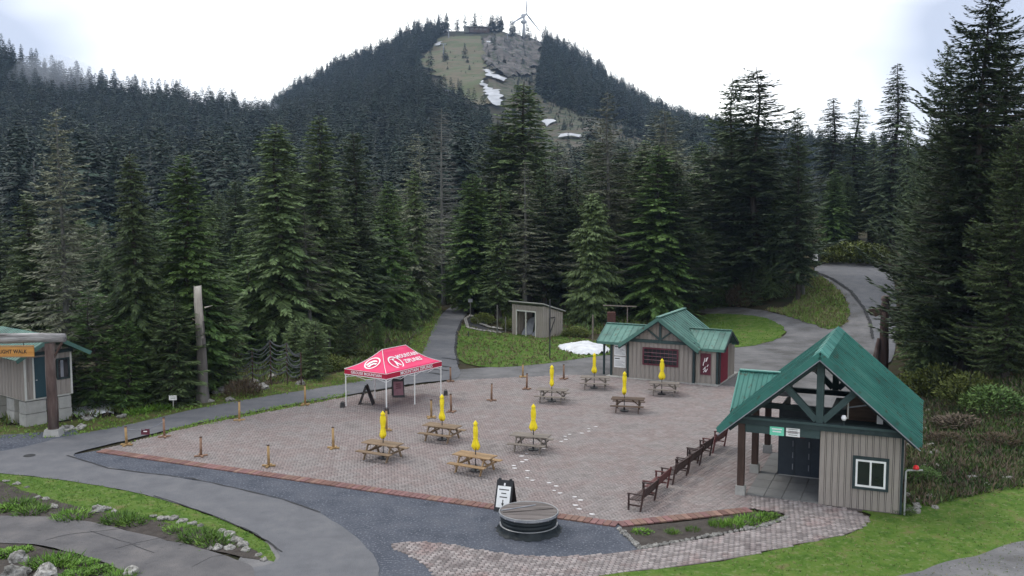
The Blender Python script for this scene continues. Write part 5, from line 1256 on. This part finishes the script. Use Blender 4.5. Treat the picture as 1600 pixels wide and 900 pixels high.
e = empty('sign_post', P(271, 639), 0, 'small white notice on a low stake beside the paved path', 'sign'); MB().tube([(0, 0, 0), (0, 0, .55)], .03, 6).build('stake', M['conc'], e); MB().box((0, -.03, .66), (.44, .03, .28)).build('board', M['white'], e); bars(e, -.15, .15, -.046, 2, .58, .74, 'btext', h=.02)
g = G(1272, 427); e = empty('sign_post', g, 0, 'white notice on a dark board at the head of the ramp', 'sign'); MB().tube([(0, 0, 0), (0, 0, 1.5)], .05, 6).build('post', M['dmetal'], e); MB().box((0, 0, 1.7), (1.1, .06, 1.2)).build('board', M['dmetal'], e); MB().box((.05, -.05, 1.75), (.62, .03, .75)).build('notice', M['white'], e)
# dark heap of rope netting
g0 = P(400, 603)
ne = empty('netting_heap', g0, 0, 'long heap of black rope netting hanging in swags behind the paved path', 'netting')
rr = random.Random(8); Yn = g0.y
def gx_(px): return (px - 400) / FPX * Yn
cols_ = [332, 367, 393, 422, 448, 470]; topr = [558, 545, 545, 533, 537, 552]
for i, (c_, t_) in enumerate(zip(cols_, topr)):
    hh = topz(t_, Yn); MB().tube([(gx_(c_), .3, 0), (gx_(c_), .3, hh)], .05, 6).build('stake', M['post'], ne)
for i in range(5):
    xa, xb = gx_(cols_[i]), gx_(cols_[i + 1]); za, zb = topz(topr[i], Yn), topz(topr[i + 1], Yn)
    for k in range(7):
        b = MB(); f = 1 - k * .105; sag = rr.uniform(.14, .38); yy = .3 - .05 * k + rr.uniform(-.05, .05)
        for rep in range(2 if k % 3 == 0 else 1):
            pts = [Vector((xa + (xb - xa) * t / 8 + .02 * rep, yy - .12 * math.sin(math.pi * t / 8) + rep * .05, (za + (zb - za) * t / 8) * f - rep * .05 - (sag + rep * .03) * math.sin(math.pi * t / 8) + rr.uniform(-.02, .02))) for t in range(9)]
            b.tube(pts, .026, 4, cap=False)
        b.build('net_rope', M['net'], ne)
# stone rimmed ditch by the path bend
dt = empty('rimmed_ditch', P(745, 512), 0, 'pale-rimmed dark ditch curving beside the path bend, left of the shed', 'ditch'); dt.location = (0, 0, 0)
rim = [(727, 500), (731, 513), (750, 517), (780, 521), (795, 522)], [(727, 499), (735, 494), (742, 497), (748, 506), (765, 512), (790, 516)]
dp = px_poly([(729, 500), (735, 496), (741, 499), (748, 508), (765, 514), (792, 519), (775, 520), (748, 515), (734, 511)], 0)
sheet('ditch_floor', dp, M['crack'], .03, parent=dt, kind=None)
for line in rim:
    pp = [P(x, y) for x, y in line]
    for i in range(len(pp) - 1):
        n = max(1, int((pp[i + 1] - pp[i]).length / .5))
        for k in range(n):
            c = pp[i].lerp(pp[i + 1], k / n); o = ob('edging_stone', random.choice(ROCK[3:]), dt, c + Vector((0, 0, .08))); o.scale = (.3, .16, .14); o.rotation_euler.z = math.atan2((pp[i + 1] - pp[i]).y, (pp[i + 1] - pp[i]).x)
# brick stub behind the hut
e = empty('brick_stack', P(955, 520), 0, 'small red brick stack with a crosswise timber behind the left hut roof', 'brick stack'); MB().ext(-.35, .35, -.4, .4, 0, 1.9).build('stack', M['brickr'], e); MB().beam((-.8, -.3, 2.55), (2.2, -.5, 2.45), .09, .09).build('timber', M['woodg'], e); MB().beam((1.4, -.4, 0), (1.4, -.4, 2.4), .08, .08).build('prop', M['woodg'], e)
# snow heap and snow behind the trees
def mound(name, pts, hgt, m, label, seed=0, sub=.35):
    poly = rough_poly(px_poly(pts), .5, .12, seed); ex = np.array([[p[0], p[1]] for p in poly])
    def zf(x, y):
        d_ = np.min(np.hypot(ex[:, 0] - x, ex[:, 1] - y)); return H(x, y) + hgt * (1 - math.exp(-d_ / .5)) * (1 + .35 * mnoise.noise(Vector((x * .9, y * .9, seed)))) - .03
    o = sheet(name, poly, M[m], 0, sub, zf=zf, kind='stuff'); o['label'] = label
    for p in o.data.polygons: p.use_smooth = True
mound('snow_heap', [(873, 543), (885, 540), (900, 539), (925, 539), (945, 543), (954, 546), (952, 551), (935, 554), (915, 555), (897, 553), (884, 549)], .55, 'snow', 'white snow heap on the back lawn left of the small hut')
mound('snow_heap', [(112, 648), (116, 640), (135, 636), (165, 633), (182, 637), (178, 646), (150, 650), (130, 652)], .3, 'snow', 'snow lying under the firs beside the cabin', 4)
mound('snow_heap', [(856, 445), (866, 440), (880, 442), (880, 455), (866, 460), (857, 455)], .6, 'snow', 'small snow spot seen between the dark firs behind the shed', 7, 1.0)
random.seed(41)
# ------------------------------------------------------------------ boulders
RL = [(30, 876, .36, 'pinkish pale boulder at the lower left corner'), (20, 904, .45, 'large pale boulder cut by the bottom edge at lower left'), (72, 902, .48, 'broad pale boulder right of the lower left corner one'), (203, 898, .26, 'small pale rock at the right tip of the lower bed')]
for x, y, w, l in RL: rock(x, y, w, label=l, group='boulders of the lower left beds')
RL = [(10, 753, .22), (26, 757, .26), (42, 762, .16), (58, 778, .2), (72, 780, .22), (84, 793, .32), (152, 799, .5), (166, 797, .3), (178, 800, .25), (240, 808, .22), (256, 812, .34), (270, 812, .3), (284, 816, .3), (300, 820, .3), (314, 822, .2), (345, 832, .24), (356, 838, .34), (366, 846, .38), (378, 852, .38), (384, 860, .26), (340, 857, .34), (360, 857, .3), (405, 868, .2), (412, 875, .2), (328, 858, .18)]
OR = 'first second third fourth fifth sixth seventh eighth ninth tenth eleventh twelfth thirteenth fourteenth fifteenth sixteenth seventeenth eighteenth nineteenth twentieth twenty-first twenty-second twenty-third twenty-fourth twenty-fifth'.split()
for i, (x, y, w) in enumerate(sorted(RL)): rock(x, y, w * .72, label=('%s %s rim boulder from the left end of the upper left planting bed' % (OR[i], 'small' if w < .25 else 'large' if w > .33 else 'pale')), group='boulders rimming the upper bed', h=.7)
RL = [(395, 600, .5, 'square pale block behind the path, right of the reddish bush'), (408, 607, .55, 'largest squared pale block standing at the path edge'), (345, 613, .5, 'rounded pale rock right of the broken snag'), (360, 626, .35, 'flat pale rock at the path edge near the broken snag'), (326, 628, .3, 'low rock at the foot of the broken snag'), (424, 590, .35, 'small pale block below the netting'), (470, 600, .4, 'flat pale slab left of the tent post'), (190, 652, .3, 'flat pale stone on the grass verge by the path'), (137, 656, .3, 'pale flat stone near the snow beside the cabin'), (105, 672, .4, 'pale stone at the log post footing'), (125, 670, .35, 'second pale stone right of the log post footing'), (1427, 800, .3, 'pale rock at the foot of the pavilion corner'), (1520, 748, .28, 'dark-shadowed rock half way along the lawn edge'), (1541, 760, .2, 'lone pale rock just right of the dark-shadowed rock'), (1576, 750, .28, 'pale stone near the right photo edge'), (1445, 672, .25, 'pale rock on the bank beside the red lamp'), (1452, 710, .25, 'grey rock on the bank behind the pavilion corner')]
for x, y, w, l in RL: rock(x, y, w, label=l, h=.7)
for i in range(26):
    x, y = random.uniform(1418, 1470), random.uniform(640, 795)
    if x < 1418 + (795 - y) * .02: continue
    rock(x, y, random.uniform(.10, .22), label='grey rubble stone heaped on the bank against the pavilion', group='rubble stones by the pavilion')
# ------------------------------------------------------------------ shrubs, plants, tufts
def clump(n, r, h, m, seed, up=.5, ln=.22, w=.05, flat=False):
    rg = np.random.default_rng(seed); a = rg.uniform(0, 6.28, n); q = np.sqrt(rg.random(n)) * r; z = rg.random(n) ** .8 * h * (1 - (q / r) ** 2 * .6)
    if flat: z *= .0
    base = np.stack([q * np.cos(a), q * np.sin(a), z], 1); d = np.stack([np.cos(a) * rg.uniform(.2, 1, n) + rg.normal(0, .4, n), np.sin(a) * rg.uniform(.2, 1, n) + rg.normal(0, .4, n), up + rg.normal(0, .4, n)], 1); d /= np.linalg.norm(d, axis=1, keepdims=True)
    V, F = kites(base, d, ln * rg.uniform(.6, 1.4, n), w * rg.uniform(.7, 1.3, n), rg); return mesh_np('clump', V, F, M[m])
CL = {'shrub': [clump(1500, 1, 1, 'shrub', 50 + i, ln=.16, w=.035) for i in range(2)], 'shrubr': [clump(1100, 1, 1, 'shrubr', 60, ln=.3, w=.018, up=.9)], 'green': [clump(1500, 1, 1, 'green', 62, ln=.16, w=.03)],
      'lush': [clump(260, 1, .2, 'lush', 64 + i, ln=.62, w=.035, up=1.1) for i in range(2)], 'straw': [clump(500, 1, .2, 'straw', 66, ln=.7, w=.03, up=1.0)], 'soft': [clump(520, 1, .5, 'lush', 68, ln=.3, w=.06, up=.9)], 'brownf': [clump(900, 1, .8, 'brownf', 69, ln=.25, w=.03)]}
def plant(px, py, k, r, h, name, label, cat, group=None, Y=None):
    g = G(px, py)
    o = ob(name, random.choice(CL[k]), None, g - Vector((0, 0, .03))); o.scale = (r, r, h * (.72 if name == 'leafy_plant' else 1)); o.rotation_euler.z = random.uniform(0, 6); return tag(o, label, cat, group)
for i, (x, y, r, h, k, l) in enumerate([(30, 790, .55, .5, 'lush', 'tall grassy plant at the left end of the upper bed'), (50, 800, .6, .5, 'lush', 'leafy grassy plant second from left in the upper bed'), (8, 796, .5, .35, 'soft', 'low leafy plant cut by the left edge in the upper bed'), (113, 808, .62, .5, 'lush', 'spiky bright green plant left of the long flat boulder'), (185, 813, .6, .5, 'lush', 'spiky plant right of the long flat boulder'), (208, 816, .55, .5, 'lush', 'bright spiky plant in the middle of the upper bed'), (280, 828, .5, .35, 'lush', 'smaller spiky plant left of the biggest pair in the upper bed'), (310, 840, .65, .5, 'lush', 'largest spiky plant near the right end of the upper bed'), (335, 848, .6, .5, 'lush', 'spiky plant touching the rock pile in the upper bed'),
      (12, 866, .5, .4, 'soft', 'dark leafy mound at the left edge of the lower bed'), (32, 862, .4, .35, 'soft', 'leafy mound above the pinkish boulder'), (72, 882, .65, .55, 'lush', 'big bright leafy plant in the middle of the lower bed'), (95, 880, .6, .55, 'lush', 'bright leafy plant next to the biggest one in the lower bed'), (128, 884, .5, .4, 'soft', 'rounded bright mound in the lower bed'), (155, 892, .45, .35, 'soft', 'rounded bright mound near the tip of the lower bed'), (118, 900, .5, .4, 'soft', 'leafy mound at the bottom edge in the lower bed'), (186, 905, .45, .5, 'lush', 'spiky bright plant at the tip of the lower bed')]):
    plant(x, y, k, r, h, 'leafy_plant', l, 'plant', 'plants in the left beds')
for i, (x, y, r, h, k, l) in enumerate([(1003, 833, .38, .35, 'soft', 'yellow-green plant at the left end of the stone-edged bed'), (1120, 822, .3, .5, 'lush', 'sparse leafy stems left of the dense group in the stone-edged bed'), (1145, 822, .45, .5, 'lush', 'leafy plant in the middle of the stone-edged bed'), (1165, 818, .5, .5, 'lush', 'dense leafy plant at the right of the stone-edged bed'), (1185, 812, .5, .45, 'lush', 'dense yellow-green plant second from the right in the stone-edged bed'), (1205, 809, .42, .4, 'soft', 'rightmost low plant of the stone-edged bed'), (1050, 834, .25, .4, 'lush', 'thin wispy plant in the left half of the stone-edged bed'), (1082, 830, .25, .35, 'lush', 'wispy plant at the centre of the stone-edged bed')]):
    plant(x, y, k, r, h, 'leafy_plant', l, 'plant', 'plants in the stone-edged bed')
for x, y, k, r, h, l in [(1330, 411, 'shrub', 3.3, 2.6, 'broad yellow-green shrub along the top of the ramp'), (1300, 410, 'shrub', 2.2, 2.2, 'yellow-green shrub at the left end above the ramp'), (1362, 412, 'shrub', 2.4, 2.4, 'yellow-green shrub at the right end above the ramp'), (1425, 620, 'shrub', 1.4, 1.5, 'yellow-green shrub right behind the pavilion ridge'), (1470, 615, 'shrub', 1.8, 1.7, 'large yellow-green shrub on the bank behind the pavilion'), (1515, 628, 'shrub', 1.6, 1.6, 'leafy shrub on the upper bank under the giant tree'), (1450, 590, 'shrub', 1.5, 1.4, 'shrub between the carved post and the bank'), (1550, 640, 'green', 1.5, 1.3, 'dark green shrub on the bank near the right edge'), (1500, 665, 'brownf', 1.2, .7, 'low brown bramble on the bank'), (1480, 690, 'shrubr', .9, .45, 'reddish twiggy bush on the bank above the lawn'), (1560, 690, 'shrubr', .9, .4, 'reddish twiggy bush near the right edge'), (1440, 750, 'green', .8, .6, 'leafy weed clump beside the pavilion corner'),
     (380, 618, 'shrubr', 1.1, 1.0, 'bare reddish bush beside the pale blocks'), (372, 600, 'shrub', .9, .8, 'small yellowish shrub over the reddish bush'), (1160, 478, 'shrubr', 1.6, 2.2, 'bare maroon bush behind the oval lawn'), (1150, 470, 'shrub', 1.3, 1.8, 'yellow-green shrub behind the maroon bush'), (870, 425, 'shrub', 2.0, 2.6, 'pale leafy shrub above the small snow spot'), (250, 640, 'lush', .6, .5, 'green leafy clump by the small white notice'), (215, 645, 'lush', .7, .45, 'green leafy clump on the verge left of the white notice'), (560, 560, 'shrub', 1.2, .8, 'low shrub on the green slope left of the tent'), (520, 575, 'shrub', 1.3, .9, 'shrub on the slope beside the netting'), (800, 515, 'shrub', 1.0, 1.0, 'low shrub left of the shed'), (755, 505, 'shrub', 1.2, 1.1, 'shrub growing out of the rimmed ditch'), (900, 525, 'shrub', 1.2, .9, 'low shrub behind the snow heap'), (1410, 800, 'green', .5, .35, 'weeds at the pavilion corner foot')]:
    plant(x, y, k, r, h, 'shrub', l, 'shrub')
# undergrowth and tufts: masses
def tufts(name, poly, n, m, ln, w, seed, label, up=1.0, avoid=None, dens=None):
    rg = np.random.default_rng(seed); a = np.array([[p[0], p[1]] for p in poly]); lo, hi = a.min(0), a.max(0)
    X = rg.uniform(lo[0], hi[0], n * 4); Y = rg.uniform(lo[1], hi[1], n * 4); ok = inpoly(X, Y, [tuple(p) for p in a]); X, Y = X[ok][:n], Y[ok][:n]
    k = 5; X = np.repeat(X, k) + rg.normal(0, ln * .25, len(X) * k); Y = np.repeat(Y, k) + rg.normal(0, ln * .25, len(Y) * k); nn = len(X)
    d = np.stack([rg.normal(0, .45, nn), rg.normal(0, .45, nn), np.full(nn, up)], 1); d /= np.linalg.norm(d, axis=1, keepdims=True)
    V, F = kites(np.stack([X, Y, Hh(X, Y)], 1), d, ln * rg.uniform(.5, 1.5, nn), w * rg.uniform(.6, 1.4, nn), rg)
    o = ob(name, mesh_np(name, V, F, M[m])); o['kind'] = 'stuff'; o['label'] = label
tufts('grass_blades', [p for p in LP1], 2600, 'blade', .06, .009, 1, 'short grass blades on the front lawn')
tufts('grass_blades', LP6, 1500, 'blade', .07, .009, 2, 'grass blades on the strip beside the upper bed')
tufts('grass_blades', LP2, 1500, 'blade', .12, .018, 3, 'grass blades on the back lawn')
tufts('dry_grass', LP2, 700, 'straw', .2, .03, 4, 'dry straws in the back lawn')
tufts('dry_grass', LP4, 1400, 'straw', .35, .035, 5, 'straw-coloured grass on the mound', .5)
tufts('grass_blades', LP4, 2600, 'blade', .22, .035, 6, 'green grass on the mound')
tufts('grass_blades', LP3, 700, 'blade', .10, .018, 7, 'grass blades on the oval lawn')
tufts('verge_grass', LP5, 4200, 'blade', .12, .018, 8, 'rough grass along the paved path')
tufts('verge_grass', LP7, 800, 'blade', .12, .02, 9, 'grass tufts between the path and the plaza')
bk = px_poly([(1415, 790), (1420, 700), (1445, 640), (1440, 560), (1660, 560), (1660, 750), (1520, 775), (1450, 792)])
tufts('bank_scrub', bk, 2200, 'brownf', .30, .025, 10, 'brown scrub covering the bank behind the pavilion', .6)
tufts('bank_scrub', bk, 1300, 'shrubr', .35, .016, 11, 'reddish dead twigs on the bank', .5)
tufts('bank_weeds', bk, 7000, 'green', .22, .035, 12, 'green weeds on the bank', .8)
tufts('dry_grass', LP1, 1400, 'straw', .06, .009, 31, 'dry straws in the front lawn')
tufts('bank_weeds', bk, 3500, 'lush', .14, .022, 32, 'fresh low weeds on the bank', .8)
ed = px_poly([(-60, 668), (60, 662), (200, 646), (330, 615), (500, 588), (640, 545), (690, 475), (760, 486), (800, 520), (880, 526), (960, 522), (1090, 486), (1260, 462), (1262, 440), (700, 440), (640, 470), (300, 560), (-60, 600)])
tufts('undergrowth', ed, 6500, 'shrub', .34, .035, 13, 'green undergrowth along the forest edge', .8)
tufts('undergrowth', ed, 7500, 'green', .38, .035, 14, 'dark green undergrowth along the forest edge', .7)
tufts('undergrowth', ed, 4000, 'brownf', .36, .03, 15, 'brown dead undergrowth along the forest edge', .6)
# ------------------------------------------------------------------ summit: turbine, chalet, lift towers
X0 = (818 - 800) / FPX * 1000; gz = H(X0, 1000); hz = topz(24, 1000)
wt = empty('wind_turbine', (X0, 1000, gz), math.radians(50), 'white three-bladed wind turbine on the summit with a round viewing pod', 'wind turbine')
MB().tube([(0, 0, 0), (0, 0, hz - gz)], [2.0, 1.1], 16).build('tower', M['turb'], wt, True)
MB().lathe([(1.3, -3.5), (3.0, -2.8), (3.3, -1.6), (3.3, -.6), (2.6, .2), (1.2, .6)], 20, (0, 0, topz(32, 1000) - gz)).build('viewing_pod', M['turb'], wt, True)
MB().tube([(0, 3.0, 0), (0, -3.2, 0)], [1.1, 1.3], 12).build('nacelle', M['turb'], wt, True, (0, 0, hz - gz + .6))
hb = MB().tube([(0, -3.2, 0), (0, -4.4, 0), (0, -5.2, 0)], [1.3, 1.1, .2], 12).build('hub', M['turb'], wt, True, (0, 0, hz - gz + .6))
for k, a in enumerate((88, -32, 208)):
    t = math.radians(a); dv = Vector((math.cos(t), 0, math.sin(t))); pv = Vector((-math.sin(t), 0, math.cos(t))); b = MB(); L = 37; secs = [(0.8, .75, .7), (5, 1.5, .4), (14, 1.1, .25), (26, .7, .15), (L, .22, .06)]
    for r_, w_, h_ in secs:
        for sx, sy in ((-1, 0), (0, -1), (1, 0), (0, 1)): b.v.append(tuple(dv * r_ + pv * sx * w_ + Vector((0, sy * h_, 0))))
    for i in range(len(secs) - 1):
        for j in range(4): b.f.append((i * 4 + j, i * 4 + (j + 1) % 4, (i + 1) * 4 + (j + 1) % 4, (i + 1) * 4 + j))
    b.f.append((3, 2, 1, 0)); b.f.append(tuple(16 + j for j in range(4))); b.build('blade', M['turb'], wt, False, (0, -3.9, hz - gz + .6))
X0 = (752 - 800) / FPX * 990; gz = H(X0, 990)
chl = empty('summit_chalet', (X0, 985, gz), .1, 'low dark summit chalet with a flat broad roof', 'building')
MB().ext(-12, 9, -4, 5, -2, 3.2).build('walls', M['post'], chl); MB().ext(-14, 12, -6, 6, 3.2, 4.0).build('roof', M['barkg'], chl)
for x in (-9, -4.5, 0, 4.5): MB().ext(x - 1.4, x + 1.4, -4.15, -4.001, .4, 2.2).build('window', M['glass'], chl)
MB().ext(-17, -12.1, -3, 3, -2, 4.8).build('tower_room', M['barkg'], chl)
def lift(px, base, top, label, arm=5):
    g = G(px, base); h = topz(top, g.y) - g.z; e = empty('lift_tower', g, .2, label, 'lift tower')
    MB().tube([(0, 0, -1), (0, 0, h)], [.55, .4], 8).build('mast', M['tarp'], e); MB().ext(-arm / 2, arm / 2, -.25, .25, h - .6, h).build('crossarm', M['tarp'], e)
    for s in (-1, 1): MB().ext(s * arm / 2 - .3, s * arm / 2 + .3, -1.6, 1.6, h - 1.1, h - .61).build('sheave_box', M['dmetal'], e)
lift(693, 92, 68, 'small ski lift tower on the upper left of the ski run'); lift(701, 178, 140, 'larger ski lift tower at the lower tip of the ski run'); lift(701, 60, 46, 'lift station mast on the left end of the summit', 6); lift(793, 62, 53, 'thin mast among the summit firs')
for i, (px, t) in enumerate([(667, 36), (686, 37), (693, 40), (719, 46), (733, 42), (742, 45), (757, 42), (766, 28), (773, 34), (782, 50), (802, 30), (811, 42), (823, 34), (829, 44), (836, 50), (848, 42), (860, 48), (870, 52)]):
    Y = 1003; x = (px - 800) / FPX * Y; gz = H(x, Y); o = bpy.data.objects.new('summit_tree', FO[i % 4].data); link(o); o.location = (x, Y, gz - .3); s = (topz(t, Y) - gz) / 18; o.scale = (s * 1.8, s * 1.8, s); o.rotation_euler.z = i
    tag(o, 'small dark fir standing in the thin row along the mountain summit', 'tree', 'firs along the summit')
# thin mist clinging to the left ridge and the saddle
mm_ = bpy.data.materials.new('mist_air'); mm_.use_nodes = True; t = mm_.node_tree
for n in list(t.nodes): t.nodes.remove(n)
o_ = t.nodes.new('ShaderNodeOutputMaterial'); v = t.nodes.new('ShaderNodeVolumePrincipled'); t.links.new(v.outputs[0], o_.inputs['Volume'])
v.inputs['Color'].default_value = (.8, .86, .95, 1); v.inputs['Density'].default_value = .009; v.inputs['Density Attribute'].default_value = ''
for px_, py_, Y_, rx, ry, rz3, l in ((85, 118, 610, 26, 30, 13, 'thin mist drifting over the left ridge trees'), (375, 172, 700, 30, 60, 9, 'faint mist in the saddle between the two slopes')):
    d = ray(px_, py_); c = d * (Y_ / d.y) + Vector((0, 0, CAMH)); bm = bmesh.new(); bmesh.ops.create_icosphere(bm, subdivisions=3, radius=1)
    for q in bm.verts: q.co *= 1 + .25 * mnoise.noise(q.co * 1.5 + Vector((px_, 0, 0)))
    me = bpy.data.meshes.new('mist'); bm.to_mesh(me); bm.free(); me.materials.append(mm_); o = ob('mist', me, None, c); o.scale = (rx, ry, rz3); o['kind'] = 'stuff'; o['label'] = l
# ------------------------------------------------------------------ haze
hm = bpy.data.materials.new('haze_air'); hm.use_nodes = True; t = hm.node_tree
for n in list(t.nodes): t.nodes.remove(n)
o_ = t.nodes.new('ShaderNodeOutputMaterial'); v = t.nodes.new('ShaderNodeVolumePrincipled'); t.links.new(v.outputs[0], o_.inputs['Volume'])
v.inputs['Color'].default_value = (.50, .68, .95, 1); v.inputs['Density'].default_value = 1.25e-4; v.inputs['Density Attribute'].default_value = ''; v.inputs['Anisotropy'].default_value = .1
hz_ = MB().ext(-960, 960, -30, 1560, -140, 260).build('haze', hm); hz_['kind'] = 'stuff'
